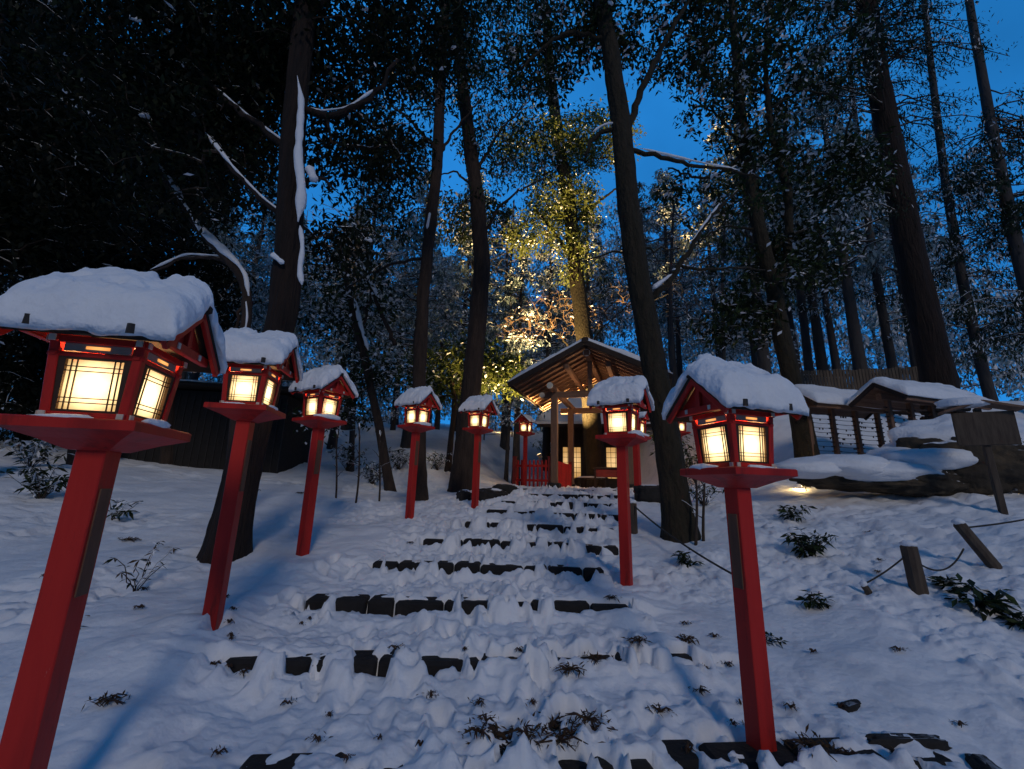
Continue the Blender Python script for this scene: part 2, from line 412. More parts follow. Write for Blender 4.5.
M['lampglass'] = glow('lit_lamp_glass', (9, 6.5, 3.2), (6, 4, 1.8), 1.0, .1)

# ------------------------------------------------------------------ snow ground
def axis_dense(lo, hi, a, b, step, grow):
    mid = list(np.arange(a, b, step)); left = []; s = step; x = a
    while x > lo: s *= grow; x -= s; left.append(x)
    right = []; s = step; x = mid[-1]
    while x < hi: s *= grow; x += s; right.append(x)
    return np.array(left[::-1] + mid + right)
gx = axis_dense(-90, 90, -3.6, 4.4, .02, 1.035)
gy = []
y = 1.0; s_ = .014
while y < 130: gy.append(y); s_ = max(.016, .0042 * y if y < 16 else .02 * y); y += s_
gy = np.array([-8, -5, -3, -1.5, -.6, 0, .3, .5, .65, .78, .88, .95] + gy)
GX, GY = np.meshgrid(gx, gy)
GZ = land(GX, GY, True)
ny, nx = GX.shape
me = bpy.data.meshes.new('snow_ground')
co = np.stack([GX, GY, GZ], -1).reshape(-1, 3).astype(np.float32)
me.vertices.add(len(co)); me.vertices.foreach_set('co', co.reshape(-1))
ii = (np.arange(ny - 1)[:, None] * nx + np.arange(nx - 1)[None]).reshape(-1)
idx = np.stack([ii, ii + 1, ii + nx + 1, ii + nx], 1).astype(np.int32)
me.loops.add(idx.size); me.loops.foreach_set('vertex_index', idx.reshape(-1))
me.polygons.add(len(idx)); me.polygons.foreach_set('loop_start', np.arange(0, idx.size, 4, dtype=np.int32))
me.polygons.foreach_set('use_smooth', np.ones(len(idx), dtype=bool))
me.materials.append(M['snow']); me.update(calc_edges=True)
ground = bpy.data.objects.new('snow_ground', me); col.objects.link(ground)
tag(ground, kind='structure')

# ------------------------------------------------------------------ stone steps: rough stones in rows, one object per step
for k, (Yk, ck, wk, a) in enumerate(STEPS):
    b = MB(); a = R(a); h = SH if k < 9 else .11
    t = np.array([math.cos(a), -math.sin(a), 0]); n = np.array([math.sin(a), math.cos(a), 0])
    l = -wk / 2 - .05; rr = random.Random(k)
    while l < wk / 2 + .05:
        w = rr.uniform(.22, .55); dz = rr.uniform(-.015, .012); dn = rr.uniform(-.02, .03)
        c = np.array([ck, Yk, k * SH]) + t * (l + w / 2) + n * (.11 + dn)
        rot = np.stack([t, n, np.array([0, 0, 1.0])], 1)
        b.box(c + np.array([0, 0, h / 2 - .05 + dz - .012]), (w - .015, .22, h + .10), rot, bev=.022)
        l += w
    o = b.build('stone_step', M['stone'])
    tag(o, kind='structure')

# ------------------------------------------------------------------ lanterns
def gable_z(v):            # roof surface height above eave, v = -1..1
    return .265 * (1 - abs(v))

RL, RD, RZ = .292, .262, .235           # half length along ridge, half depth
Z_TRAY, Z_EAVE = 1.58, 1.925

def roof_snow_mesh(seed, thick=.115, cover=1.0):
    b = MB(); nu, nv = 64, 64
    us = np.linspace(-1, 1, nu); vs = np.linspace(-1, 1, nv)
    U, V = np.meshgrid(us, vs, indexing='ij')
    wob = 1 + .06 * ((.6 * noise2(V * 3 + seed * 9, U * 0 + seed, 3) + .4 * noise2(V * 9 + seed * 9, U * 0 + seed, 33)) - .5) * 2
    wob2 = 1 + .05 * ((.6 * noise2(U * 4 + seed * 5, V * 0 + seed, 8) + .2 * noise2(U * 11 + seed * 5, V * 3 + seed, 38)) - .5) * 2
    X = U * (RL + .028) * np.where(np.abs(U) > .5, wob, 1); Yv = V * (RD + .03) * np.where(np.abs(V) > .5, wob2, 1)
    vv = np.abs(Yv) / RD
    base = RZ * (1 - vv) + .012
    smooth = RZ * .93 * (1 - (np.sqrt(vv ** 2 + .22) - .24))
    e = ((1 - np.abs(U) ** 7) ** .6) * ((1 - np.abs(V) ** 9) ** .55)
    nz = noise3(U * 2.1 + seed * 7, V * 2.1, U * 0 + seed, 2) * .7 + noise3(U * 6 + seed, V * 6, U * 0 + seed, 5) * .3
    tk = thick * (.80 + .42 * nz) * e * (1 + .35 * (vv - .5)) + .02
    Zt = np.maximum(base, smooth * cover + (1 - cover) * base) + tk
    Zt += .014 * (noise3(U * 9, V * 9, U * 0 + seed, 6) - .5) + .010 * (noise3(U * 25, V * 25, U * 0 + seed, 16) - .5)
    Zt += -.030 * sstep(.62, .8, noise3(U * 3.5 + 40 * seed, V * 3.5, U * 0, 17)) * e
    # rounded, undercut rim
    rim = np.clip(1 - e, 0, 1)
    Xt = X * (1 - .02 * (1 - rim)); 
    top = np.stack([Xt, Yv, Zt], -1).reshape(-1, 3)
    rag = .014 * noise2(U * 5 + seed, V * 5, 7)
    bot = np.stack([X * .985, Yv * .985, base - np.where(rim > .9, rag, 0)], -1).reshape(-1, 3)
    fs = []
    N_ = nu * nv
    for i in range(nu - 1):
        for j in range(nv - 1):
            q = i * nv + j
            fs.append((q, q + nv, q + nv + 1, q + 1)); fs.append((N_ + q, N_ + q + 1, N_ + q + nv + 1, N_ + q + nv))
    for i in range(nu - 1):
        for j in (0, nv - 1):
            q = i * nv + j; f = (q, N_ + q, N_ + q + nv, q + nv)
            fs.append(f if j == 0 else f[::-1])
    for j in range(nv - 1):
        for i in (0, nu - 1):
            q = i * nv + j; f = (q, q + 1, N_ + q + 1, N_ + q)
            fs.append(f if i == 0 else f[::-1])
    top[:, 2] += Z_EAVE; bot[:, 2] += Z_EAVE
    b.add(np.concatenate([top, bot]), fs)
    return b

def make_lantern():
    root = empty('lantern')
    b = MB(); b.box((0, 0, (Z_TRAY - .10 - .5) / 2), (.108, .108, Z_TRAY - .10 + .5), bev=.006); b.build('post', M['red'], root)
    b = MB(); b.box((-.056, 0, 1.10), (.008, .070, .42), bev=.002); b.build('plaque', M['plaque'], root)
    # tray: inverted shallow pyramid with a flat rim board
    b = MB()
    def ring(w, z): return [(-w, -w, z), (w, -w, z), (w, w, z), (-w, w, z)]
    vs = ring(.075, Z_TRAY - .115) + ring(.15, Z_TRAY - .075) + ring(.222, Z_TRAY - .046) + ring(.232, Z_TRAY - .042) + ring(.232, Z_TRAY - .006) + ring(.226, Z_TRAY)
    fs = [(3, 2, 1, 0), (20, 21, 22, 23)]
    for k in range(5):
        for i in range(4): j = (i + 1) % 4; fs.append((k * 4 + i, k * 4 + j, k * 4 + 4 + j, k * 4 + 4 + i))
    b.add(vs, fs); b.build('tray', M['red'], root)
    # frame: four flaring corner posts, sill and head rails
    b = MB(); zb, zt = Z_TRAY + .0, Z_EAVE - .005; wb, wt = .132, .152
    for sx in (-1, 1):
        for sy in (-1, 1):
            b.beam((sx * wb, sy * wb, zb), (sx * wt, sy * wt, zt), .036, .036, bev=.004, up=(0, 1, 0))
    for z, w, hh, th in ((Z_TRAY + .016, .133, .030, .03), (Z_TRAY + .2675, .147, .020, .026), (Z_EAVE - .016, .153, .030, .036)):
        for s in (-1, 1):
            b.box((0, s * w, z), (2 * w + .05, th, hh), bev=.003); b.box((s * w, 0, z + .0005), (th, 2 * w + .05, hh - .001), bev=.003)
    b.build('frame', M['red'], root)
    b = MB()
    for s in (-1, 1):
        for q in (-1, 1):
            for z, w in ((Z_TRAY + .016, .133), (Z_EAVE - .016, .153)):
                b.box((q * (w + .027), s * w, z), (.006, .024, .026)); b.box((s * w, q * (w + .027), z), (.024, .006, .026))
    b.build_each('beam_end', M['white'], root)
    # four windows, each a lit paper panel with a lattice and the slotted rail over it
    for k in range(4):
        rot = Matrix.Rotation(k * math.pi / 2, 4, 'Z'); tilt = math.atan2(.02, .3)
        zc = Z_TRAY + .145
        local = rot @ Matrix.Translation((0, -.136, zc)) @ Matrix.Rotation(tilt, 4, 'X')
        b = MB(); b.box((0, 0, 0), (.232, .004, .226)); w = b.build('window', M['paper'], root); w.matrix_local = local
        b = MB()
        for s in (-1, 1):
            b.box((s * .118, -.008, 0), (.032, .014, .226)); b.box((0, -.008, s * .1085), (.204, .012, .010))
        for fx in (-.085, -.066, .066, .085): b.box((fx, -.0065, 0), (.0038, .005, .208))
        for fz in (-.075, -.056, .056, .075): b.box((0, -.0078, fz), (.204, .004, .0038))
        g = b.build('lattice', M['lattice'], w)
        l2 = rot @ Matrix.Translation((0, -.154, Z_TRAY + .298))
        b = MB(); b.box((0, 0, 0), (.24, .010, .034), bev=.002); rl = b.build('head_rail', M['rail'], root); rl.matrix_local = l2
        b = MB(); b.box((0, -.0065, 0), (.085, .004, .013), bev=.001); sl = b.build('lit_slot', M['slot'], rl)
    ld = bpy.data.lights.new('bulb', 'POINT'); ld.energy = 20.0; ld.color = (1, .60, .26); ld.shadow_soft_size = .035
    lo = bpy.data.objects.new('bulb', ld); col.objects.link(lo); lo.parent = root; lo.location = (0, 0, Z_TRAY + .15)
    # roof
    b = MB()
    for s in (-1, 1):
        a_ = np.array([[-RL, 0, RZ], [RL, 0, RZ], [RL, s * RD, 0], [-RL, s * RD, 0]]) + np.array([0, 0, Z_EAVE + .004])
        lo = a_ - np.array([0, 0, .028])
        V = np.concatenate([a_, lo]); fs = [(0, 1, 2, 3), (7, 6, 5, 4), (0, 4, 5, 1), (1, 5, 6, 2), (2, 6, 7, 3), (3, 7, 4, 0)]
        if s == -1: fs = [f[::-1] for f in fs]
        b.add(V, fs)
    b.beam((-RL - .02, 0, Z_EAVE + RZ - .003), (RL + .02, 0, Z_EAVE + RZ - .003), .045, .045, bev=.01)
    b.build('roof', M['roofwood'], root)
    b = MB()
    for s in (-1, 1):
        for u in (-.17, .17):
            b.tube([(u, s * (RD + .020), Z_EAVE - .005), (u, s * (RD + .02), Z_EAVE + .035)], .017, 10)
    b.build_each('eave_fitting', M['black'], root)
    for s in (-1, 1):                                    # gable boards and barge boards
        b = MB(); x = s * (RL - .075)
        b.add([(x, -.21, Z_EAVE + .0), (x, .21, Z_EAVE + .0), (x, 0, Z_EAVE + RZ - .04), (x + s * .014, -.21, Z_EAVE), (x + s * .014, .21, Z_EAVE), (x + s * .014, 0, Z_EAVE + RZ - .04)],
              [(0, 1, 2), (5, 4, 3), (0, 3, 4, 1), (1, 4, 5, 2), (2, 5, 3, 0)])
        for q in (-1, 1):
            b.beam((s * (RL - .012), q * (RD - .004), Z_EAVE - .030), (s * (RL - .012), 0, Z_EAVE + RZ - .03), .020, .050, bev=.003)
        b.box((s * (RL - .05), 0, Z_EAVE + .012), (.03, .40, .042), bev=.003)
        b.box((s * (RL - .05), 0, Z_EAVE + .10), (.022, .034, .16), bev=.003)
        g = b.build('gable', M['red'], root)
        b = MB()
        for q in (-.10, .10): b.box((s * (RL - .033), q, Z_EAVE + .012), (.006, .020, .026))
        b.build_each('beam_end', M['white'], g)
    return root

proto = make_lantern()
#          px   base_y  Y     rotz scale  z      snow  label
LAN = [   # post top (px, py), distance, turn, scale, snow depth
    (100, 450, 1.88, 13, 1.0, .135, 'nearest red post lantern at the far left, cut by the photo edge'),
    (246, 421, 3.64, 9, 1.0, .125, 'second red post lantern from the left, in front of the big trunk'),
    (319, 428, 5.52, -27, 1.0, .135, 'third red post lantern from the left, snow heaped on its small roof'),
    (416, 432, 7.6, -32, 1.0, .13, 'fourth red post lantern from the left, snow on the right of its tray'),
    (478, 434, 8.86, -28, 1.0, .11, 'red post lantern left of the stair top, before the wide dark trunk'),
    (525.5, 436, 13.2, 60, .93, .012, 'small far lantern with hardly any snow, by the picket fence'),
    (737, 487, 2.66, 18, .97, .135, 'large red post lantern at the right front with its gable turned left'),
    (622, 446, 4.98, -32, 1.0, .125, 'red post lantern right of the steps, in front of the pavilion'),
    (636, 442, 8.73, -40, 1.0, .11, 'red post lantern half hidden behind the one before the pavilion'),
    (679, 436, 12.0, 20, .93, .06, 'distant lantern glimpsed between the mossy trunk and the large lantern'),
]
GROUPL = 'red post lanterns lining the snowy stair'
for i, (px, py, Y, rz, sc, th, lab) in enumerate(LAN):
    o = proto if i == 0 else copy_tree(proto)
    p = at(px, py, Y)
    zz = p[2] - (Z_TRAY - .11) * sc
    o.location = (p[0], p[1], zz); o.rotation_euler = (0, 0, R(rz)); o.scale = (sc,) * 3
    tag(o, lab, 'lantern', 'red post lanterns lining the snowy stair')
for i, (px, py, Y, rz, sc, th, lab) in enumerate(LAN):
    o = [q for q in bpy.data.objects if q.get('label') == lab][0]
    if i < 6:                          # the left row carries its name plaque on the stair side
        for q in o.children:
            if q.name.startswith('plaque'): q.location.x = .112
    roof_snow_mesh(i + 1, th, 1.0 if th > .05 else .25).build('roof_snow', M['snow_cap'], o, smooth=True)
    if i in (2, 3, 7, 8):
        b = MB(); b.blob((.175, -.02, Z_TRAY + .012), (.075, .20, .045), i, amp=.22, flat=-.02, nu=20, nv=12)
        b.build_each('tray_snow', M['snow_cap'], o, smooth=True)
    elif i in (0, 6, 1):
        b = MB(); b.blob((.21, -.03, Z_TRAY + .004), (.022, .10, .022), i, amp=.3); b.blob((-.02, -.21, Z_TRAY + .002), (.10, .02, .012), i + 3, amp=.3)
        b.blob((-.20, .05, Z_TRAY + .004), (.03, .12, .02), i + 5, amp=.3)
        b.build_each('tray_snow', M['snow_cap'], o, smooth=True)

# ------------------------------------------------------------------ pavilion
BETA = R(18)
pav_c = np.array([2.42, 12.95]); PZ = 1.47
pav = empty('pavilion', (pav_c[0], pav_c[1], PZ), -BETA, label='open timber pavilion with snow covered gable roof at the top of the steps', cat='pavilion')
HW, PR, ER, AP = 2.3, 4.3, 3.08, 4.24      # roof half width, roof depth, eave and apex height
for x in (-1.12, 1.12):
    for y in (0, 2.9):
        b = MB(); b.box((x, y, 1.45), (.20, .20, 3.0), bev=.02); b.build('post', M['wood'], pav)
        b = MB(); b.box((x, y, .05), (.36, .36, .22), bev=.03); b.build('post_base', M['rock_dark'], pav)
b = MB()
for y in (0, 2.9): b.box((0, y, 2.86), (3.0, .13, .20), bev=.01);
for x in (-1.12, 1.12): b.box((x, 1.45, 3.02), (.15, 4.2, .18), bev=.01)
b.box((0, 1.45, 3.98), (.16, 4.3, .18), bev=.01)
for s in (-1, 1): b.box((s * .62, 1.45, 3.60), (.13, 4.2, .15), bev=.01)
for y in (0, 2.9):
    b.box((0, y, 3.42), (.13, .13, .95), bev=.01)
b.build_each('beam', M['plank'], pav)
b = MB()
for x, z in ((-1.12, 3.02), (1.12, 3.02), (0, 3.98)):
    b.tube([(x, -.66, z), (x, -.695, z)], .10 if x else .11, 12)
for x in (-1.12, 1.12): b.tube([(x * 1.345, -.068, 2.86), (x * 1.345, -.09, 2.86)], .09, 12)
b.build_each('beam_end', M['white'], pav)
b = MB()
slope = (AP - ER) / HW
y0, y1 = -.95, -.95 + PR
for s in (-1, 1):
    rows = 12                                                  # boards of the roof deck run along the ridge
    for i in range(rows):
        xa = s * HW * i / rows; xb = s * HW * (i + 1) / rows - s * .012
        za = AP - abs(xa) * slope; zb = AP - abs(xb) * slope
        b.add([(xa, y0, za), (xb, y0, zb), (xb, y1, zb), (xa, y1, za), (xa, y0, za - .03), (xb, y0, zb - .03), (xb, y1, zb - .03), (xa, y1, za - .03)],
              [f if s > 0 else f[::-1] for f in [(0, 1, 2, 3), (7, 6, 5, 4), (0, 4, 5, 1), (1, 5, 6, 2), (2, 6, 7, 3), (3, 7, 4, 0)]])
    k = 0
    while y0 + .25 + k * .42 < y1:
        y = y0 + .25 + k * .42; k += 1
        b.beam((s * .05, y, AP - .085), (s * (HW - .06), y, ER - .045), .06, .09)
b.build('roof_deck', M['plank'], pav)
b = MB()
for y, t in ((y0 - .03, 1), (y1 + .03, 1)):
    for s in (-1, 1): b.beam((s * 0, y, AP - .03), (s * (HW + .05), y, ER - .06), .06, .17, bev=.01)
for s in (-1, 1): b.beam((s * (HW + .03), y0, ER - .02), (s * (HW + .03), y1, ER - .02), .05, .12)
b.beam((0, y0 - .08, AP + .02), (0, y1 + .08, AP + .02), .2, .2, bev=.04)
b.build_each('barge_board', M['darkwood'], pav)
def slope_snow(hw, ya, yb, zap, sl, thick, seed, nu=60, nv=40, lip=.06):
    b = MB(); us = np.linspace(-1, 1, nu); vs = np.linspace(0, 1, nv); U, V = np.meshgrid(us, vs, indexing='ij')
    X = U * (hw + lip + .03 * (noise2(V * 9, U * 0 + seed, 3) - .5) * (np.abs(U) > .9)); Y = ya - lip + V * (yb - ya + 2 * lip)
    ax = np.abs(X); base = zap - ax * sl + .01
    e = ((1 - np.abs(U) ** 14) ** .5) * ((1 - np.abs(2 * V - 1) ** 16) ** .5)
    tk = thick * (.7 + .6 * noise2(U * 4 + seed, V * 5, 11) + .25 * noise2(U * 14 + seed, V * 14, 12)) * e + .012
    sm = zap - (np.sqrt(ax ** 2 + .04) - .08) * sl
    Z = np.maximum(base, sm) + tk
    top = np.stack([X, Y, Z], -1).reshape(-1, 3); bot = np.stack([X, Y, base], -1).reshape(-1, 3); N_ = nu * nv; fs = []
    for i in range(nu - 1):
        for j in range(nv - 1):
            q = i * nv + j; fs.append((q, q + nv, q + nv + 1, q + 1)); fs.append((N_ + q, N_ + q + 1, N_ + q + nv + 1, N_ + q + nv))
    for i in range(nu - 1):
        q = i * nv; fs.append((q, N_ + q, N_ + q + nv, q + nv)); q += nv - 1; fs.append((q + nv, N_ + q + nv, N_ + q, q))
    for j in range(nv - 1):
        q = j; fs.append((q, q + 1, N_ + q + 1, N_ + q)); q = (nu - 1) * nv + j; fs.append((N_ + q, N_ + q + 1, q + 1, q))
    b.add(np.concatenate([top, bot]), fs); return b
slope_snow(HW, y0, y1, AP + .035, slope, .15, 3).build('roof_snow', M['snow_cap'], pav, smooth=True)
# lamp under the roof
b = MB(); b.tube([(0, .55, 3.32), (0, .55, 2.9)], .01, 6); b.build('lamp_cord', M['black'], pav)
b = MB(); b.blob((0, .55, 2.83), (.07, .07, .09), 1, amp=0); b.build('lamp_globe', M['lampglass'], pav, smooth=True)

# red picket fences between the posts
def local(o_xy, ang, x, y):
    c, s = math.cos(ang), math.sin(ang); return (o_xy[0] + x * c - y * s, o_xy[1] + x * s + y * c)
def picket(x0, x1, y, lab, turn=0):
    L = x1 - x0; p = local(pav_c, -BETA, (x0 + x1) / 2, y) if not turn else local(pav_c, -BETA, y, (x0 + x1) / 2)
    f = empty('picket_fence', (p[0], p[1], PZ), -BETA + turn, label=lab, cat='fence', group='low red picket fences at the pavilion')
    b = MB()
    for z in (.22, .66): b.box((0, 0, z), (L, .05, .07), bev=.004)
    b.build_each('rail', M['red'], f)
    n = int(L / .125)
    for i in range(n):
        b = MB(); b.box((-L / 2 + (i + .5) * L / n, -.038, .40), (.06, .022, .86), bev=.004); b.build('picket', M['red'], f)
    for s in (-1, 1):
        b = MB(); b.box((s * (L / 2 + .05), 0, .42), (.11, .11, 1.0), bev=.01); b.box((s * (L / 2 + .05), 0, .935), (.13, .13, .03), mi=0); b.build('fence_post', M['red_dark'], f)
picket(-2.35, -1.32, .05, 'low red picket fence left of the pavilion post')
picket(.22, 2.68, -1.12, 'low red picket fence along the left side between the pavilion posts', math.pi / 2)

# shrine hall behind with lit paper screens
hc = at(628, 470, 21.5); HZ = 1.55
hall = empty('shrine_hall', (hc[0], hc[1], HZ), -R(10), label='dark timber shrine hall behind the pavilion with glowing paper screens', cat='building')
b = MB(); b.box((0, 2.5, 1.6), (7.0, 4.0, 3.2)); b.box((0, .2, .1), (7.6, 1.2, .3), bev=.02); b.build('wall', M['darkwood'], hall)
for i in range(6):
    x = -2.75 + i * 1.1
    b = MB(); b.box((0, 0, 0), (.92, .02, 1.55)); w = b.build('screen', M['shoji'], hall); w.location = (x, .48, 1.25)
    b = MB()
    for q in range(5): b.box((-.46 + q * .23, -.02, 0), (.02, .02, 1.6))
    for q in range(7): b.box((0, -.024, -.78 + q * .26), (.94, .015, .02))
    b.build('lattice', M['darkwood'], w)
for i in range(7):
    b = MB(); b.box((-3.3 + i * 1.1, .44, 1.5), (.15, .13, 3.0), bev=.01); b.build('post', M['darkwood'], hall)
b = MB()
for s in (-1, 1): b.add([(-4.4, 2.5, 5.2), (4.4, 2.5, 5.2), (4.4, 2.5 + s * 3.6, 3.0), (-4.4, 2.5 + s * 3.6, 3.0), (-4.4, 2.5, 5.05), (4.4, 2.5, 5.05), (4.4, 2.5 + s * 3.6, 2.85), (-4.4, 2.5 + s * 3.6, 2.85)],
                        [(0, 1, 2, 3), (7, 6, 5, 4), (2, 6, 7, 3), (0, 3, 7, 4), (1, 5, 6, 2)])
b.build('roof', M['darkwood'], hall)
b = MB()
for s in (-1, 1): b.add([(-4.45, 2.5, 5.36), (4.45, 2.5, 5.36), (4.45, 2.5 + s * 3.65, 3.14), (-4.45, 2.5 + s * 3.65, 3.14), (-4.45, 2.5, 5.22), (4.45, 2.5, 5.22), (4.45, 2.5 + s * 3.65, 3.01), (-4.45, 2.5 + s * 3.65, 3.01)],
                        [(0, 1, 2, 3), (7, 6, 5, 4), (2, 6, 7, 3), (0, 3, 7, 4), (1, 5, 6, 2)])
b.build('roof_snow', M['snow_cap'], hall)
# offering table and bench seen through the pavilion
p = at(607, 478, 15.2)
tb = empty('offering_table', (p[0], p[1], PZ), -R(10), label='dark wooden offering table standing inside the pavilion', cat='table')
b = MB(); b.box((0, 0, .72), (.9, .5, .06), bev=.01); b.build('tabletop', M['darkwood'], tb)
b = MB(); b.box((0, 0, .55), (.8, .42, .26), bev=.01); b.build('apron', M['red_dark'], tb)
for sx in (-1, 1):
    for sy in (-1, 1): b = MB(); b.box((sx * .4, sy * .2, .33), (.06, .06, .70)); b.build('leg', M['darkwood'], tb)
p = at(592, 480, 17.5)
bn = empty('bench', (p[0], p[1], PZ), -R(16), label='low dark bench behind the pavilion, snow on its seat', cat='bench')
b = MB(); b.box((0, 0, .42), (1.3, .35, .05), bev=.01); b.build('seat', M['darkwood'], bn)
b = MB(); b.blob((0, 0, .45), (.62, .16, .07), 4, flat=-.005); b.build('seat_snow', M['snow_cap'], bn, smooth=True)
for sx in (-1, 1): b = MB(); b.box((sx * .5, 0, .18), (.07, .3, .46)); b.build('leg', M['darkwood'], bn)

# ------------------------------------------------------------------ strip racks with snowy roofs on the right
def rack(c, rz, L, hgt, nposts, depth, lab, pegs=9, snow=.13, seed=1):
    z = gz(c[0], c[1])
    r = empty('strip_rack', (c[0], c[1], z), rz, label=lab, cat='rack', group='roofed racks for paper strips')
    xs = [-L / 2 + .28 + i * (L - .56) / (nposts - 1) for i in range(nposts)]
    for i, x in enumerate(xs):
        b = MB(); b.box((x, 0, hgt / 2 - .15), (.085, .085, hgt + .3), bev=.006); po = b.build('post', M['wood'], r)
        b = MB()
        for k in range(pegs): b.box((x, -.0, .45 + k * (hgt - .7) / (pegs - 1)), (.26, .022, .022))
        b.build_each('peg', M['darkwood'], po)
    b = MB()
    for k in range(pegs):
        zz = .45 + k * (hgt - .7) / (pegs - 1)
        n = 14; pts = [(xs[0] + (xs[-1] - xs[0]) * t / n, -.0, zz + .014 - .02 * math.sin(math.pi * ((t * (nposts - 1) / n) % 1))) for t in range(n + 1)]
        b.tube(pts, .0055, 5)
    b.build('wire', M['rope'], r)
    rr = random.Random(seed); b = MB()
    for k in range(pegs):
        zz = .45 + k * (hgt - .7) / (pegs - 1)
        for q in range(6):
            x = rr.uniform(xs[0], xs[-1]); b.box((x, -.0, zz - .02), (.03, .012, .045), bev=.003)
    b.build_each('paper_strip', M['darkwood'], r)
    b = MB()
    ap, ee = hgt + .22, hgt - .12; hd = depth / 2
    for s in (-1, 1):
        for q in range(5):
            ya = s * hd * q / 5; yb = s * hd * (q + 1) / 5 - s * .01
            za = ap - abs(ya) / hd * (ap - ee); zb = ap - abs(yb) / hd * (ap - ee)
            b.add([(-L / 2, ya, za), (L / 2, ya, za), (L / 2, yb, zb), (-L / 2, yb, zb), (-L / 2, ya, za - .03), (L / 2, ya, za - .03), (L / 2, yb, zb - .03), (-L / 2, yb, zb - .03)],
                  [f[::s] for f in [(3, 2, 1, 0), (4, 5, 6, 7), (1, 5, 4, 0), (2, 6, 5, 1), (3, 7, 6, 2), (0, 4, 7, 3)]])
    b.box((0, 0, hgt - .04), (L - .1, .10, .14), bev=.01); b.box((0, -hd + .03, ee - .02), (L, .04, .13), bev=.005); b.box((0, 0, ap - .08), (L, .09, .10), bev=.01)
    b.build('roof', M['plank'], r)
    b = MB()
    for s in (-1, 1):
        for q in (-1, 1): b.beam((s * (L / 2 + .015), 0, ap - .01), (s * (L / 2 + .015), q * (hd + .02), ee - .03), .03, .11, bev=.005)
    b.build_each('barge_board', M['darkwood'], r)
    sn = slope_snow(hd, -L / 2, L / 2, ap + .012, (ap - ee) / hd, snow, seed, nu=36, nv=60, lip=.05)
    o = sn.build('roof_snow', M['snow_cap'], r, smooth=True); o.rotation_euler = (0, 0, math.pi / 2)
    return r
rack((7.45, 9.5), R(15), 2.6, 1.5, 4, .95, 'left roofed wooden rack with strung wires behind the boulder', seed=2)
rack((8.35, 8.6), R(17), 2.45, 1.46, 4, 1.0, 'taller right roofed wooden rack between the left rack and the roofed sign', seed=5)

# stack of split wood on the taller rack's right bay
p = at(950, 440, 8.75)
b = MB(); rr = random.Random(5); z0 = gz(p[0], p[1])
for i in range(9):
    for j in range(3):
        x = p[0] - .3 + j * .32 + rr.uniform(-.05, .05); z = z0 + .35 + i * .13
        b.tube([(x - .17, p[1] + rr.uniform(-.02, .02), z), (x + .17, p[1] + rr.uniform(-.05, .05), z + rr.uniform(-.02, .02))], rr.uniform(.045, .062), 7)
tag(b.build('wood_stack', M['stub']), 'stack of weathered wooden tablets hanging in the right bay of the taller rack', 'stack')

# bamboo fence and pale shed behind the racks
pf = at(868, 400, 14.6)
bf = empty('bamboo_fence', (pf[0], pf[1], gz(pf[0], pf[1])), R(-14), label='weathered upright board fence behind the racks', cat='fence')
b = MB(); rr = random.Random(2)
for i in range(46): b.box((-2.3 + i * .1, 0, .5 + rr.uniform(-.03, .03)), (.085, .03, 1.2), bev=.008)
b.build('board_panel', M['bamboo'], bf)
b = MB(); b.box((0, .04, .3), (4.6, .05, .08)); b.box((0, .04, .9), (4.6, .05, .08)); b.build('rail', M['darkwood'], bf)
ps = at(815, 400, 18.5)
sh = empty('storage_shed', (ps[0], ps[1], gz(ps[0], ps[1])), R(-30), label='pale blue-grey shed with a snowy lean-to roof behind the racks', cat='shed')
b = MB(); b.box((0, 0, .3), (1.9, 1.6, 1.6), bev=.01); b.build('wall', M['bluewall'], sh)
b = MB(); b.add([(-1.1, -1, 1.3), (1.1, -1, .98), (1.1, 1, .98), (-1.1, 1, 1.3), (-1.1, -1, 1.4), (1.1, -1, 1.08), (1.1, 1, 1.08), (-1.1, 1, 1.4)], [(3, 2, 1, 0), (4, 5, 6, 7), (0, 1, 5, 4), (1, 2, 6, 5), (2, 3, 7, 6), (3, 0, 4, 7)])
b.build('roof', M['snow_cap'], sh)

# dark shed on the left
pl = at(190, 480, 12.5)
ds = empty('dark_shed', (pl[0], pl[1], gz(pl[0], pl[1]) - .1), R(6), label='low black timber shed on the left behind the second lantern', cat='shed')
b = MB(); b.box((0, 1.2, 1.1), (4.6, 2.4, 2.4)); b.build('wall', M['stone'], ds)
b = MB()
for i in range(24): b.box((-2.3 + i * .2, -.015, 1.1), (.02, .02, 2.2))
b.build('batten', M['black'], ds)
b = MB(); b.box((0, 1.1, 2.42), (5.2, 3.1, .1)); b.build('roof', M['roofwood'], ds)
b = MB(); b.blob((-.5, .9, 2.48), (1.9, 1.5, .16), 3, flat=-.01, nu=30, nv=14, amp=.2); b.build('roof_snow', M['snow_cap'], ds, smooth=True)

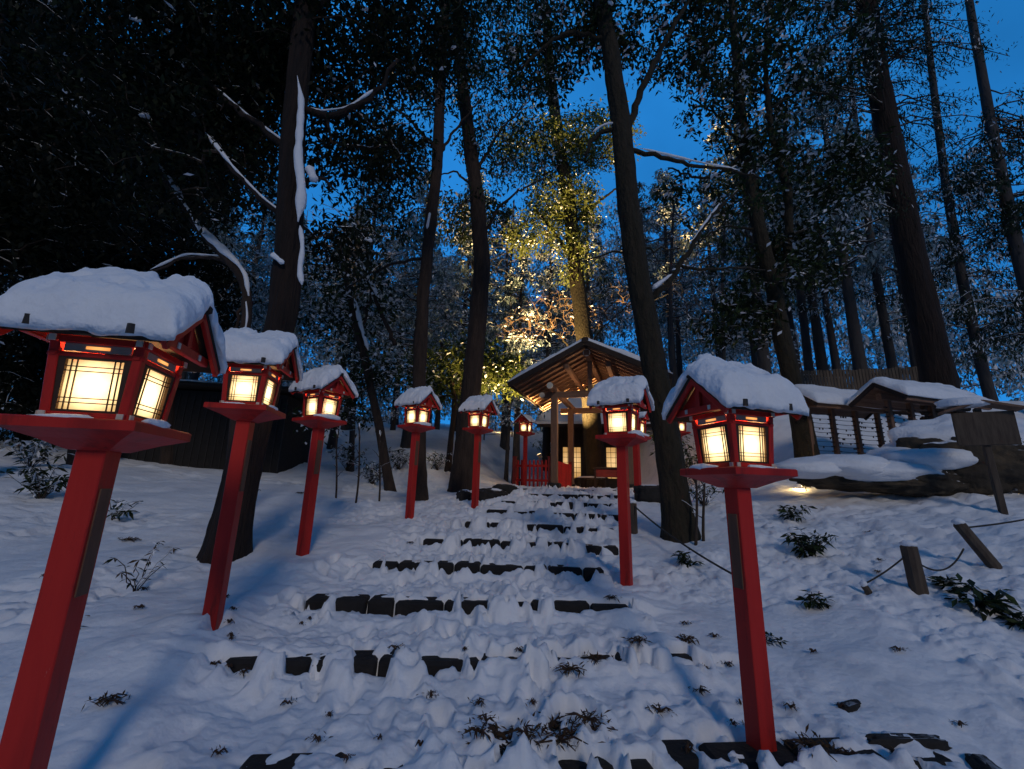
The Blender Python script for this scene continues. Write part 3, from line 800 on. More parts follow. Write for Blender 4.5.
# ------------------------------------------------------------------ boulder, rocks, sign, stakes
pbld = [(862, 480, 7.3, (1.0, .45, .22), 1, .08), (915, 482, 7.1, (.85, .5, .34), 4, .08), (984, 476, 6.9, (1.15, .6, .66), 2, .13)]
bo = empty('boulder', tuple(at(930, 484, 6.8)), label='long mossy boulder under deep snow between the racks and the path', cat='boulder')
bl = bo.location
b = MB(); b2 = MB()
for (px, py, Y, r, sd, lift) in pbld:
    p = at(px, py, Y); c = np.array([p[0] - bl[0], p[1] - bl[1], p[2] - bl[2] + r[2] * .22])
    b.blob(c, r, sd * 3.3, nu=110, nv=70, amp=.26, freq=1.7, rz=R(-22), fine=.06)
    b2.blob(c + np.array([0, .14, lift + .07]), (r[0] * .99, r[1] * .93, r[2] * .95), sd * 3.3, nu=60, nv=40, amp=.22, freq=1.7, rz=R(-22))
for (px, py, Y, r, sd) in [(805, 468, 7.2, (.5, .45, .17), 3), (838, 466, 7.2, (.7, .5, .18), 7), (880, 472, 7.1, (.8, .5, .20), 9), (925, 460, 7.0, (.7, .5, .2), 12)]:
    p = at(px, py, Y); b2.blob((p[0] - bl[0], p[1] - bl[1], p[2] - bl[2]), r, sd, nu=36, nv=20, amp=.18, rz=R(-22))
b.build_each('rock', M['rock'], bo, smooth=True); b2.build_each('snow_cap', M['snow_cap'], bo, smooth=True)

def rock_obj(px, py, Y, r, sd, lab, m='rock_dark', cap=True):
    p = hit(px, py + 3); o = empty('rock', tuple(p), label=lab, cat='rock', group='dark stones beside the stair')
    b = MB(); b.blob((0, 0, r[2] * .3), r, sd, nu=40, nv=26, amp=.2, sq=.55, fine=.05, rz=sd * .4); b.build('stone', M[m], o, smooth=True)
    if cap:
        b = MB(); b.blob((0, r[1] * .2, r[2] * 1.05), (r[0] * .85, r[1] * .8, r[2] * .4), sd + 2, nu=20, nv=12, amp=.2); b.build('snow_cap', M['snow_cap'], o, smooth=True)
    return o
rock_obj(464, 497, 9.6, (.16, .2, .16), 1, 'small dark stone just left of the fifth lantern post')
rock_obj(490, 497, 9.6, (.36, .3, .19), 2, 'wide dark stone between the fifth lantern post and the stair')
rock_obj(503, 494, 9.9, (.22, .3, .20), 5, 'blocky dark stone touching the left end of the upper steps')
rock_obj(655, 497, 10.2, (.4, .3, .2), 7, 'dark stone at the right end of the upper steps behind the lantern')
rock_obj(905, 742, 2.62, (.24, .03, .035), 8, 'long flat dark stone bare of snow at the lower right', cap=False)
rock_obj(850, 706, 2.95, (.09, .035, .025), 9, 'small bare stone at the lower right beside the near lantern', cap=False)
rock_obj(988, 772, 2.45, (.12, .05, .035), 11, 'bare dark stone in the bottom right corner', cap=False)
rock_obj(508, 424, 19.0, (.55, .4, .35), 12, 'pale lit stone on the far slope between the fifth and sixth lanterns', m='rock')

p = hit(1004, 514)
sg = empty('notice_board', tuple(p), R(-30), label='roofed wooden notice board on one leaning post at the right edge', cat='sign')
b = MB(); b.beam((.01, .03, -.2), (-.02, .03, 1.42), .085, .07, bev=.006); b.build('post', M['stub'], sg)
b = MB(); b.box((-.0, -.03, 1.13), (.62, .04, .46), bev=.006); b.build('board', M['stub'], sg)
b = MB()
for s in (-1, 1): b.beam((-.0, 0, 1.50), (-.0 + s * .40, 0, 1.38), .30, .03)
b.build('roof', M['wood'], sg)
b = MB(); b.blob((-.16, 0, 1.49), (.30, .17, .085), 5, flat=-.04, nu=22, nv=14, amp=.2); b.build('roof_snow', M['snow_cap'], sg, smooth=True)

def stake(px, py, Y, h, lean, r, lab, cap=True):
    p = hit(px, py); o = empty('stake', tuple(p), label=lab, cat='stake', group='wooden stakes of the rope barrier')
    b = MB(); top = np.array([lean[0], lean[1], h])
    b.tube([(-lean[0] * .3, -lean[1] * .3, -.2), (0, 0, 0), tuple(top * .5), tuple(top * .97), tuple(top)], [r, r, r * .97, r * .96, r * .8], 10, rough=.05, seed=px); b.build('post', M['stub'], o)
    if cap: b = MB(); b.blob(tuple(top + np.array([0, 0, .012])), (r * .95, r * .95, .035), 2, amp=.15); b.build('snow_cap', M['snow_cap'], o, smooth=True)
    return p + top
t1 = stake(919, 592, 4.15, .40, (-.02, 0), .068, 'upright rope stake with a snow cap, right of the leafy shrub')
t2 = stake(994, 566, 4.55, .40, (-.22, .05), .055, 'leaning rope stake near the right edge, left of the notice board post')
t3 = stake(868, 592, 4.1, .05, (-.03, 0), .03, 'short broken stake stump holding the rope end')
t4 = stake(634, 532, 7.3, .42, (0, 0), .06, 'mossy stake between the stair and the big mossy trunk')
t6 = stake(484, 440, 17.5, .4, (0, 0), .05, 'left one of two small far stakes on the slope beyond the fifth lantern', cap=False)
t7 = stake(512, 437, 17.5, .4, (0, 0), .05, 'right one of two small far stakes on the slope beyond the fifth lantern', cap=False)
def rope(a, b_, sag, r, lab):
    a = np.array(a); b_ = np.array(b_); b = MB()
    pts = [a + (b_ - a) * t + np.array([0, 0, -sag * 4 * t * (1 - t)]) for t in np.linspace(0, 1, 18)]
    b.tube(pts, r, 6); tag(b.build('rope', M['rope'], smooth=True), lab, 'rope', 'dark ropes strung between the stakes')
rope(t1 + np.array([0, 0, -.06]), t3 + np.array([0, 0, .01]), .02, .008, 'dark rope running down from the upright stake to the stump')
rope(t2 + np.array([0, 0, -.05]), at(1060, 512, 4.9), .02, .009, 'dark rope leaving the leaning stake toward the right edge')
rope(t1 + np.array([0, 0, -.1]), t2 + np.array([0, 0, -.25]), .16, .008, 'slack dark rope between the upright and the leaning stake')
rope(t4 + np.array([0, 0, -.03]), at(738, 577, 4.6), .06, .012, 'dark rail rope passing in front of the big mossy trunk roots')
rope(t6 + np.array([0, 0, -.05]), t7 + np.array([0, 0, -.05]), .05, .015, 'far rope between the two small stakes on the slope')

# ground spotlights
_stone = hit(512, 424)
def ground_lamp(px, py, Y, watts, aim, lab, size=.1, spot=None, lift=.07):
    p = hit(px, py) if spot is None else at(px, py, Y); p[2] = gz(p[0], p[1]) + lift
    o = empty('ground_spotlight', tuple(p), label=lab, cat='spotlight', group='small garden spotlights')
    d = np.array(aim, float); d /= np.linalg.norm(d)
    b = MB(); b.tube([-d * .09, d * .05], [size * .35, size * .5], 12, cap=True); b.tube([(0, 0, -lift - .15), (0, 0, -.01)], .012, 6); b.build('housing', M['metal'], o)
    b = MB(); b.tube([d * .052, d * .060], size * .42, 12); b.build('lens', M['lampglass'], o)
    ld = bpy.data.lights.new('lamp', 'SPOT' if spot else 'POINT'); ld.energy = watts; ld.color = (1, .66, .25); ld.shadow_soft_size = .04
    lo = bpy.data.objects.new('lamp', ld); col.objects.link(lo); lo.parent = o; lo.location = tuple(d * .10)
    if spot:
        ld.spot_size = R(spot); ld.spot_blend = .6
        lo.rotation_euler = Vector(d).to_track_quat('-Z', 'Y').to_euler()
    return o
def aimv(a, b): return np.array(b) - np.array(a)
ground_lamp(806, 490, 6.35, 9, (-.6, .8, .1), 'small spotlight in the snow at the left foot of the boulder', .05)
ground_lamp(1012, 497, 6.3, 11, (.1, 1, -.02), 'small spotlight in the snow at the right end of the boulder', .05, lift=.10)
T4B = at(588, 400, 19.5)
ground_lamp(560, 470, 16.9, 30000, aimv(at(560, 470, 16.9), at(572, 240, 18.6)), 'spotlight behind the pavilion aimed up at the tall glowing tree', .2, 62)
ground_lamp(540, 432, 15.2, 3600, aimv(at(540, 432, 15.2), at(480, 310, 15.6)), 'spotlight beside the pavilion aimed at the yellow lit leaves', .16, 62, 1.1)
ground_lamp(500, 432, 18.0, 60, (.6, .4, .2), 'spotlight on the far slope beside the pale stone', .12, lift=.5)
lp = bpy.data.lights.new('pavilion_lamp', 'POINT'); lp.energy = 55; lp.color = (1, .62, .32); lp.shadow_soft_size = .09
lpo = bpy.data.objects.new('lamp', lp); col.objects.link(lpo); lpo.parent = pav; lpo.location = (0, .55, 2.55)

# ------------------------------------------------------------------ trees
def spline(pts, n):
    pts = np.asarray(pts, float); d = np.r_[0, np.cumsum(np.linalg.norm(np.diff(pts, axis=0), axis=1))]
    t = np.linspace(0, d[-1], n)
    P = np.stack([np.interp(t, d, pts[:, i]) for i in range(3)], 1)
    for _ in range(3): P[1:-1] = P[1:-1] * .5 + (P[:-2] + P[2:]) * .25
    return P

def leaf_quads(C, size, rng, droop=.55, aspect=.42, spread=.2):
    """C: leaf bases (n,3) -> (n,4,3)"""
    n = len(C)
    az = rng.uniform(0, 2 * np.pi, n); el = rng.normal(-droop, .45, n)
    D = np.stack([np.cos(az) * np.cos(el), np.sin(az) * np.cos(el), np.sin(el)], 1)
    S = np.cross(D, np.array([0, 0, 1.0]) + rng.normal(0, .45, (n, 3))); S /= np.linalg.norm(S, axis=1)[:, None] + 1e-9
    L = size * rng.uniform(.65, 1.3, n)[:, None]
    a = C; b = C + D * L * .5 + S * L * aspect * .5; c = C + D * L - np.array([0, 0, .12]) * L; d = C + D * L * .5 - S * L * aspect * .5
    return np.stack([a, b, c, d], 1)

def in_ellipsoid(n, c, r, rng, shell=.35):
    v = rng.normal(size=(n, 3)); v /= np.linalg.norm(v, axis=1)[:, None]
    k = rng.uniform(shell ** 3, 1, n) ** (1 / 3)
    return np.array(c) + v * k[:, None] * np.array(r)

def grow(seeds, att, rng, jitter=.06, segs=3):
    """attach each target point to the nearest grown node; returns segments (pts, r)"""
    nodes = [np.asarray(s, float) for s in seeds]; par = [-1] * len(nodes)
    S = np.array(nodes); d0 = np.min(np.linalg.norm(att[:, None] - S[None], axis=2), axis=1)
    order = np.argsort(d0)
    arr = np.zeros((len(seeds) + len(att) * segs, 3)); arr[:len(seeds)] = S; cnt = len(seeds); par = [-1] * len(arr)
    for i in order:
        p = att[i]; dd = arr[:cnt] - p
        cost = np.linalg.norm(dd, axis=1) + .35 * np.maximum(0, dd[:, 2])
        j = int(np.argmin(cost)); q = arr[j]; prev = j
        for s in range(1, segs + 1):
            t = s / segs; pt = q + (p - q) * t
            if s < segs: pt = pt + rng.normal(0, jitter * np.linalg.norm(p - q) / segs * 1.2, 3) + np.array([0, 0, .06 * np.linalg.norm(p - q) * math.sin(math.pi * t)])
            arr[cnt] = pt; par[cnt] = prev; prev = cnt; cnt += 1
    w = np.zeros(cnt)
    haschild = np.zeros(cnt, bool)
    for i in range(cnt):
        if par[i] >= 0: haschild[par[i]] = True
    for i in range(cnt - 1, -1, -1):
        if not haschild[i]: w[i] += 1
        if par[i] >= 0: w[par[i]] += w[i]
    return arr[:cnt], par[:cnt], w

def limb_mesh(arr, par, w, ns, rmin, rmax, sides=4):
    """straight little frusta for each node pair, vectorised"""
    I = np.array([i for i in range(len(arr)) if par[i] >= 0]); P = np.array([par[i] for i in I])
    a = arr[P]; c = arr[I]; ra = np.minimum(rmin * np.sqrt(w[P]), rmax); rc = np.minimum(rmin * np.sqrt(w[I]), rmax)
    root = P < ns; ra = np.where(root, np.minimum(rc * 1.25, rmax), ra)
    d = c - a; L = np.linalg.norm(d, axis=1)[:, None] + 1e-9; d = d / L
    u = np.cross(d, np.array([.3, .2, 1.0])); u /= np.linalg.norm(u, axis=1)[:, None] + 1e-9; v = np.cross(d, u)
    out = []
    for k in range(sides):
        t0 = 2 * np.pi * k / sides; t1 = 2 * np.pi * (k + 1) / sides
        o0 = u * math.cos(t0) + v * math.sin(t0); o1 = u * math.cos(t1) + v * math.sin(t1)
        out.append(np.stack([a + o0 * ra[:, None], a + o1 * ra[:, None], c + o1 * rc[:, None], c + o0 * rc[:, None]], 1))
    return np.concatenate(out)

def tree(name, label, cat, Y, path, r0, r1, crowns=(), limbs=(), bark='bark', leaf=('leaf_dark', 'leaf'), leafsize=.10, per=30, snowf=.10,
         group=None, twig='twig', flare=1.5, rmin=.006, strips=(), nseg=None, clr=.24, root=True, droop=.55, abspath=None, blobs=0, seed=None, aspect=.42, snowsize=1.25):
    """path, limbs, strips in (px, py[, Y]) as seen from the stair foot; crowns (px, py, Y, rx, ry, rz, nclusters)"""
    rng = np.random.default_rng(seed if seed is not None else abs(hash_str(label)) % 99991)
    def P(q): return at(q[0], q[1], q[2] if len(q) > 2 else Y)
    pts = [P(q) for q in path] if abspath is None else [np.array(q, float) for q in abspath]
    base = pts[0].copy(); g = gz(base[0], base[1])
    if root:
        if base[2] > g - .05:      # carry the foot down into the snow
            dirn = (pts[1] - pts[0]); dirn /= dirn[2] if abs(dirn[2]) > .1 else 1
            foot = pts[0] - dirn * (base[2] - g + .25); pts = [foot] + pts
        base = pts[0].copy()
    base0 = np.array([base[0], base[1], max(base[2], g)])
    T = empty(name, tuple(base0), label=label, cat=cat, group=group)
    pts = np.array(pts) - base0
    n = nseg or max(14, int(np.sum(np.linalg.norm(np.diff(pts, axis=0), axis=1)) / .22))
    S = spline(pts, n); t = np.linspace(0, 1, n); rad = r0 + (r1 - r0) * t; rad = rad * (1 + (flare - 1) * np.exp(-t * n * .22 / .35))
    if r0 > .15 and Y < 13:
        n = n * 3; t = np.linspace(0, 1, n); S3 = spline(pts, n); rad = r0 + (r1 - r0) * t; rad = rad * (1 + (flare - 1) * np.exp(-t * n * .073 / .35))
        b = MB(); b.tube(S3, rad, 56, rough=.10, seed=rng.integers(100), ridge=.07); S = S3[::3]; n = len(S)
    else:
        b = MB(); b.tube(S, rad, 18, rough=.09, seed=rng.integers(100))
    b.build('trunk', M[bark], T, smooth=True)
    seeds = [S[i] for i in range(int(n * .25), n)]
    if len(limbs):
        b = MB()
        for L in limbs:
            ra, rb, q = L[0], L[1], [P(x) - base0 for x in L[2]]
            sp = spline(q, max(8, int(np.sum(np.linalg.norm(np.diff(q, axis=0), axis=1)) / .12)))
            sp[1:-1] += rng.normal(0, .018, (len(sp) - 2, 3))
            b.tube(sp, np.linspace(ra, rb, len(sp)), 9, rough=.12, seed=rng.integers(100)); seeds += list(sp[2:])
        b.build_each('limb', M[bark], T, smooth=True)
    if len(strips):
        b = MB()
        for (w, q, off) in strips:
            q = [P(x) - base0 for x in q]; sp = spline(q, max(8, int(np.sum(np.linalg.norm(np.diff(q, axis=0), axis=1)) / .06)))
            sp = sp + np.array(off); m = len(sp); tt = np.linspace(0, 1, m)
            rr_ = w * (.12 + 1.25 * noise2(tt * m * .11, tt * 0 + rng.integers(50), 3) + .5 * noise2(tt * m * .4, tt * 0 + 5, 7)) * np.clip(np.minimum(tt, 1 - tt) * 9, .15, 1)
            b.tube(sp, rr_, 10, rough=.15, seed=rng.integers(99))
        b.build_each('snow_streak', M['snow_cap'], T, smooth=True)
    if len(crowns):
        att = np.concatenate([in_ellipsoid(c[6], P(c[:3]) - base0, c[3:6], rng, .1) for c in crowns])
        arr, par, w = grow(seeds, att, rng)
        LM = limb_mesh(arr, par, w, len(seeds), rmin, .05 if r0 < .4 else .09)
        quads('branches', LM, np.zeros(len(LM)), [M[twig]], T)
        if per:
            # leaves hang around twig ends and along the last stretch
            cen = np.repeat(att, per, 0) + rng.normal(0, clr, (len(att) * per, 3)) * np.array([1, 1, .8])
            Q = leaf_quads(cen, leafsize, rng, droop, aspect)
            mi = (rng.random(len(Q)) < .35).astype(int)
            # snow lies in clumps: whole clusters are more or less loaded
            load = np.repeat(rng.random(len(att)) ** 1.5 * 2 * snowf, per)
            sn = rng.random(len(Q)) < load
            mi[sn] = 2
            # snow lies flatter and a bit larger
            cs = Q[sn].mean(1, keepdims=True); Q2 = (Q[sn] - cs) * np.array([1, 1, .45]) * snowsize + cs + np.array([0, 0, .02]); Q[sn] = Q2
            quads('crown', Q, mi, [M[leaf[0]], M[leaf[1]], M['snow_cap']], T)
        if blobs:
            b = MB(); pick = rng.choice(len(att), min(blobs, len(att)), replace=False)
            for k in pick:
                b.blob(att[k] + np.array([0, 0, .03]), (rng.uniform(.03, .11), rng.uniform(.03, .09), rng.uniform(.015, .04)), int(k), nu=8, nv=6, amp=.3, rz=rng.uniform(0, 3))
            b.build_each('snow_clump', M['snow_cap'], T, smooth=True)
    return T

def hash_str(s):
    h = 5381
    for ch in s: h = (h * 33 + ord(ch)) & 0x7fffffff
    return h

# big broadleaf on the left
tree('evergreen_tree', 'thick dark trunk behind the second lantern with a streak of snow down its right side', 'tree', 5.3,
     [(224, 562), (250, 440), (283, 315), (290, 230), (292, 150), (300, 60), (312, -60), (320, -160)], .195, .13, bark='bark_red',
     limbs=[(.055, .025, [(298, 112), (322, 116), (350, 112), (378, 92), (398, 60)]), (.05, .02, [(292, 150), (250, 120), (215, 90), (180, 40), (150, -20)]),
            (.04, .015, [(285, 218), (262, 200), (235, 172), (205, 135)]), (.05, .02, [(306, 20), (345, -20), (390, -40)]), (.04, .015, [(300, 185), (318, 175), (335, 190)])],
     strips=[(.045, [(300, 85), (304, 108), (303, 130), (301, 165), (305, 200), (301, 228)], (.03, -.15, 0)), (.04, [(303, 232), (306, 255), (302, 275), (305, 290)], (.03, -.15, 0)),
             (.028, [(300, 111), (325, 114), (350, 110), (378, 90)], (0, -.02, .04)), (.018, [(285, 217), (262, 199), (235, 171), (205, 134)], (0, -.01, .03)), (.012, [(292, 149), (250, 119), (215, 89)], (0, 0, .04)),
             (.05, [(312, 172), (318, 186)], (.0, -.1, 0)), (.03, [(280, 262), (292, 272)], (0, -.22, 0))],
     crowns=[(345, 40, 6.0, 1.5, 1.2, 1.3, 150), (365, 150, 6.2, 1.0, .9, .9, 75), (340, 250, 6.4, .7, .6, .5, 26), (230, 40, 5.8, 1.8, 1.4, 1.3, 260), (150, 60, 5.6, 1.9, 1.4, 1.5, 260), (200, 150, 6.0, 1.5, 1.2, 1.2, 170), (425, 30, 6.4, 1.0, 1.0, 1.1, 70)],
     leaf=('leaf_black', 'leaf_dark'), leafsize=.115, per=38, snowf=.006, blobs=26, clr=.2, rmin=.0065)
# leaning snow-laden tree behind it
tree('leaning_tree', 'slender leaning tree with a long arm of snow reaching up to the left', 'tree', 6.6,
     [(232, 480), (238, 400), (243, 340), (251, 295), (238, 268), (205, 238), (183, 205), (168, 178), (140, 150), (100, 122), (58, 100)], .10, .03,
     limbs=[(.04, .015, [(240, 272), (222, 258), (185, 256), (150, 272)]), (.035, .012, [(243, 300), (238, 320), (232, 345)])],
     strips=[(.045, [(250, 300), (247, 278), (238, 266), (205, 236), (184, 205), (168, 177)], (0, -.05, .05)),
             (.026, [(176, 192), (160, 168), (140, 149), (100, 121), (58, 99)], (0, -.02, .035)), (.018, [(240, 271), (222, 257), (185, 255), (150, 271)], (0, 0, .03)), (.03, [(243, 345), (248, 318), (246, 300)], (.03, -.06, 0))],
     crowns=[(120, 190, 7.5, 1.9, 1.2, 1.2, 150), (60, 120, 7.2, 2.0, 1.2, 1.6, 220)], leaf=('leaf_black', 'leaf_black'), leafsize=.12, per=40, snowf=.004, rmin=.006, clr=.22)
# black wall of foliage on the far left
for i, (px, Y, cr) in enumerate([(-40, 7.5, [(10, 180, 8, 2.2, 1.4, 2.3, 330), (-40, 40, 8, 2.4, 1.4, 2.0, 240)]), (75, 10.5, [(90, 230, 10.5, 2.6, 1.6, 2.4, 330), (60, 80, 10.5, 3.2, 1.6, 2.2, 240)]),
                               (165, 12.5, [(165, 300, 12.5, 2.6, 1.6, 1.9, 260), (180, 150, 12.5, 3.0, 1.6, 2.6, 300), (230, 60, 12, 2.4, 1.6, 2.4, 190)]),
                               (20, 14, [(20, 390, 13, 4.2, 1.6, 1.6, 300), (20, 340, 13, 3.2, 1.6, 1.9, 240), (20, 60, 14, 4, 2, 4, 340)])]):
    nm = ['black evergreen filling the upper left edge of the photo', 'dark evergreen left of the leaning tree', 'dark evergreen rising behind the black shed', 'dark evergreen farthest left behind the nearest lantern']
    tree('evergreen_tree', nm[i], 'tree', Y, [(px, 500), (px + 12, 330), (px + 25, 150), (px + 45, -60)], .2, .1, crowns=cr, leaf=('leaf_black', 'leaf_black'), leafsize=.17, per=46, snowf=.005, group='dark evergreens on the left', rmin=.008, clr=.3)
# two slim dark trunks left of centre
tree('evergreen_tree', 'slim dark trunk rising behind the fourth lantern', 'tree', 10.2,
     [(419, 497), (419, 380), (423, 300), (430, 230), (437, 170), (441, 80), (446, -20), (450, -120)], .17, .12, bark='bark',
     limbs=[(.045, .02, [(424, 258), (400, 262), (372, 272), (345, 290)]), (.05, .02, [(436, 160), (455, 130), (480, 100)]), (.05, .02, [(437, 150), (410, 120), (385, 100)])],
     strips=[(.03, [(428, 232), (431, 215)], (0, -.13, 0))],
     crowns=[(420, 60, 10.5, 2.1, 1.5, 1.7, 150), (395, 150, 10, 1.2, 1, .9, 60), (455, -30, 10.5, 2.2, 1.5, 1.5, 160), (385, 215, 10.5, .9, .8, .6, 26)], leaf=('leaf_dark', 'leaf'), leafsize=.14, per=34, snowf=.04, rmin=.007, clr=.19)
tree('evergreen_tree', 'wide dark trunk behind the fifth lantern, leafy and faintly lit above', 'tree', 12.2,
     [(463, 470), (470, 400), (477, 330), (482, 260), (477, 195), (468, 130), (460, 60), (455, -30)], .31, .16,
     limbs=[(.06, .02, [(481, 240), (500, 205), (520, 190), (545, 178)]), (.06, .02, [(474, 175), (500, 130), (530, 100)]), (.05, .02, [(476, 190), (455, 170), (440, 175)])],
     crowns=[(500, 60, 12.5, 2.6, 1.8, 1.9, 150), (510, 150, 12.5, 1.9, 1.4, 1.2, 70), (470, 215, 12.8, 1.3, 1, .9, 60), (530, -20, 12.5, 2.6, 1.8, 1.4, 100)], leaf=('leaf', 'leaf_dark'), leafsize=.15, per=32, snowf=.12, rmin=.008, clr=.22)
# the glowing tree behind the pavilion
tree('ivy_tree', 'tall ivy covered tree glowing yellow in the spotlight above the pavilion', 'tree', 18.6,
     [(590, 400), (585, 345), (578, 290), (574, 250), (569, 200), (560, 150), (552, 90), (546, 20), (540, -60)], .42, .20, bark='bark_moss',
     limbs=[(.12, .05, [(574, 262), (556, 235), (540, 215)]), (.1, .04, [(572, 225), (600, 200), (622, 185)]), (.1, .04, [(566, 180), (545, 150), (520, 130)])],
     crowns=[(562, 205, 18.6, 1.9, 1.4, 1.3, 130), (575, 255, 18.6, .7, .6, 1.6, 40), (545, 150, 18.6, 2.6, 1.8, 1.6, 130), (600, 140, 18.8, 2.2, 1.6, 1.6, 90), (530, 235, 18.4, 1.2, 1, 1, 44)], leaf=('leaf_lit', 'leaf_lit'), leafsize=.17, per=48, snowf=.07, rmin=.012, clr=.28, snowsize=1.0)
# lit evergreen shrub tree left of the pavilion
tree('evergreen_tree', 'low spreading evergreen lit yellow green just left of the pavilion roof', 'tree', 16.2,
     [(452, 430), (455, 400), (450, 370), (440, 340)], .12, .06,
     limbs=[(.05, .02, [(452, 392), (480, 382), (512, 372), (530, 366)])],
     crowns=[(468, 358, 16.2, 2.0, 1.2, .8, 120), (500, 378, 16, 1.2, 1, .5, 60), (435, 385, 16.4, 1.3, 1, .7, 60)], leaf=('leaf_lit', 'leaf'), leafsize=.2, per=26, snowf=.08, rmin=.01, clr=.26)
# bare shrub tree lit orange
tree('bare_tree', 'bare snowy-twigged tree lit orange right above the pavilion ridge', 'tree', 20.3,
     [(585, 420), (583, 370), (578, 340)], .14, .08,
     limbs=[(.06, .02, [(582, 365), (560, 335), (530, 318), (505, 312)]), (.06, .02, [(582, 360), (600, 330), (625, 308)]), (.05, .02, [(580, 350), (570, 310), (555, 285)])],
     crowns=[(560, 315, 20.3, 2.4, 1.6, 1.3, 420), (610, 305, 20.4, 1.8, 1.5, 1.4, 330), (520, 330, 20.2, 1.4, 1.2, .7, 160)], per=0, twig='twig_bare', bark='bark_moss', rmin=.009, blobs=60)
for i, (px, Y, cr, lab) in enumerate([
    (352, 14.5, [(345, 250, 14.5, 2.6, 1.6, 2.0, 330)], 'bare frosted tree seen between the big left trunk and the slim trunk'),
    (508, 21.5, [(505, 255, 21.5, 2.6, 1.8, 2.6, 340)], 'bare frosted tree between the wide trunk and the glowing tree'),
    (668, 14, [(668, 235, 14, 2.2, 1.5, 2.2, 340)], 'bare frosted tree just right of the big mossy trunk'),
    (720, 17, [(712, 300, 17, 2.6, 1.6, 2.2, 320)], 'bare frosted tree behind the large right lantern')]):
    tree('bare_tree', lab, 'tree', Y, [(px, 440), (px + 4, 360), (px + 2, 280), (px + 6, 200)], .10, .04, crowns=cr, per=0, twig='twig_frost', bark='bark_far', rmin=.010, group='bare frosted trees in the wood', seed=40 + i)
# main trunk right of the stair
tree('oak_tree', 'large dark mossy trunk leaning over the steps with snow on its forked limbs', 'tree', 6.3,
     [(682, 547), (666, 430), (651, 350), (637, 270), (628, 200), (622, 130), (612, 60), (600, -10), (590, -110)], .20, .135, bark='bark_moss',
     limbs=[(.07, .03, [(625, 135), (640, 95), (655, 62), (674, 25), (700, -20)]), (.05, .025, [(624, 130), (606, 128), (590, 138), (585, 156)]),
            (.045, .015, [(630, 150), (655, 156), (690, 165), (722, 168), (760, 178)]), (.055, .018, [(650, 300), (668, 285), (682, 262), (695, 240), (715, 212), (738, 190)]),
            (.03, .010, [(680, 266), (700, 270), (735, 268), (765, 270)]), (.025, .010, [(636, 248), (660, 250), (680, 248)]), (.022, .008, [(630, 250), (612, 250), (595, 256), (575, 262)]),
            (.05, .02, [(608, 40), (570, 30), (540, 50), (520, 70)])],
     strips=[(.020, [(620, 128), (606, 126), (592, 136)], (0, -.03, .05)), (.018, [(640, 150), (665, 156), (700, 164), (740, 172)], (0, 0, .04)), (.03, [(652, 293), (662, 285), (672, 278)], (0, -.02, .06)),
             (.018, [(690, 246), (705, 225), (720, 205)], (0, 0, .04)), (.02, [(672, 272), (690, 268)], (.0, 0, .04))],
     crowns=[(600, 20, 6.5, 1.3, 1.0, .8, 75), (660, 20, 6.8, 1.3, 1, .9, 70), (545, 50, 7, 1.1, 1, .9, 60), (720, 30, 7, 1.4, 1.2, 1.1, 80), (745, 200, 7, .6, .6, .5, 14), (585, -50, 6.5, 1.5, 1.2, 1, 80)],
     leaf=('leaf_dark', 'leaf'), leafsize=.12, per=30, snowf=.08, rmin=.0045, clr=.13, blobs=22)
# forked tree behind the big lantern
tree('oak_tree', 'forked speckled tree rising behind the large right lantern', 'tree', 9.4,
     [(806, 450), (797, 400), (782, 340), (774, 290), (760, 235), (748, 170), (738, 90), (732, 0)], .22, .09, bark='bark_moss',
     limbs=[(.04, .012, [(742, 120), (715, 80), (680, 62), (650, 70)]), (.04, .012, [(768, 110), (800, 90), (830, 95), (852, 115)]), (.035, .01, [(758, 230), (725, 225), (700, 240), (680, 262)]), (.11, .04, [(776, 295), (790, 250), (788, 190), (770, 130), (765, 60), (770, -20)]), (.06, .02, [(750, 185), (738, 140), (715, 112), (690, 98)]), (.05, .02, [(745, 150), (725, 172), (700, 180), (668, 168)]), (.05, .02, [(772, 250), (800, 230), (830, 225)])],
     crowns=[(735, 90, 9.5, 1.9, 1.4, 1.5, 62), (765, 170, 9.5, 1.5, 1.2, 1.3, 62), (755, 270, 9.6, 1.4, 1, 1, 44), (800, 250, 9.8, 1.2, 1, 1.1, 70), (795, 60, 9.5, 1.7, 1.4, 1.6, 90), (740, 320, 9.7, 1.1, .9, .6, 40), (690, 200, 9.8, 1.2, 1, 1, 22), (840, 170, 10, 1.2, 1, 1, 70), (750, -20, 9.5, 2.2, 1.5, 1.3, 110)],
     leaf=('leaf_dark', 'leaf'), leafsize=.155, per=32, snowf=.13, rmin=.006, clr=.14, blobs=24)

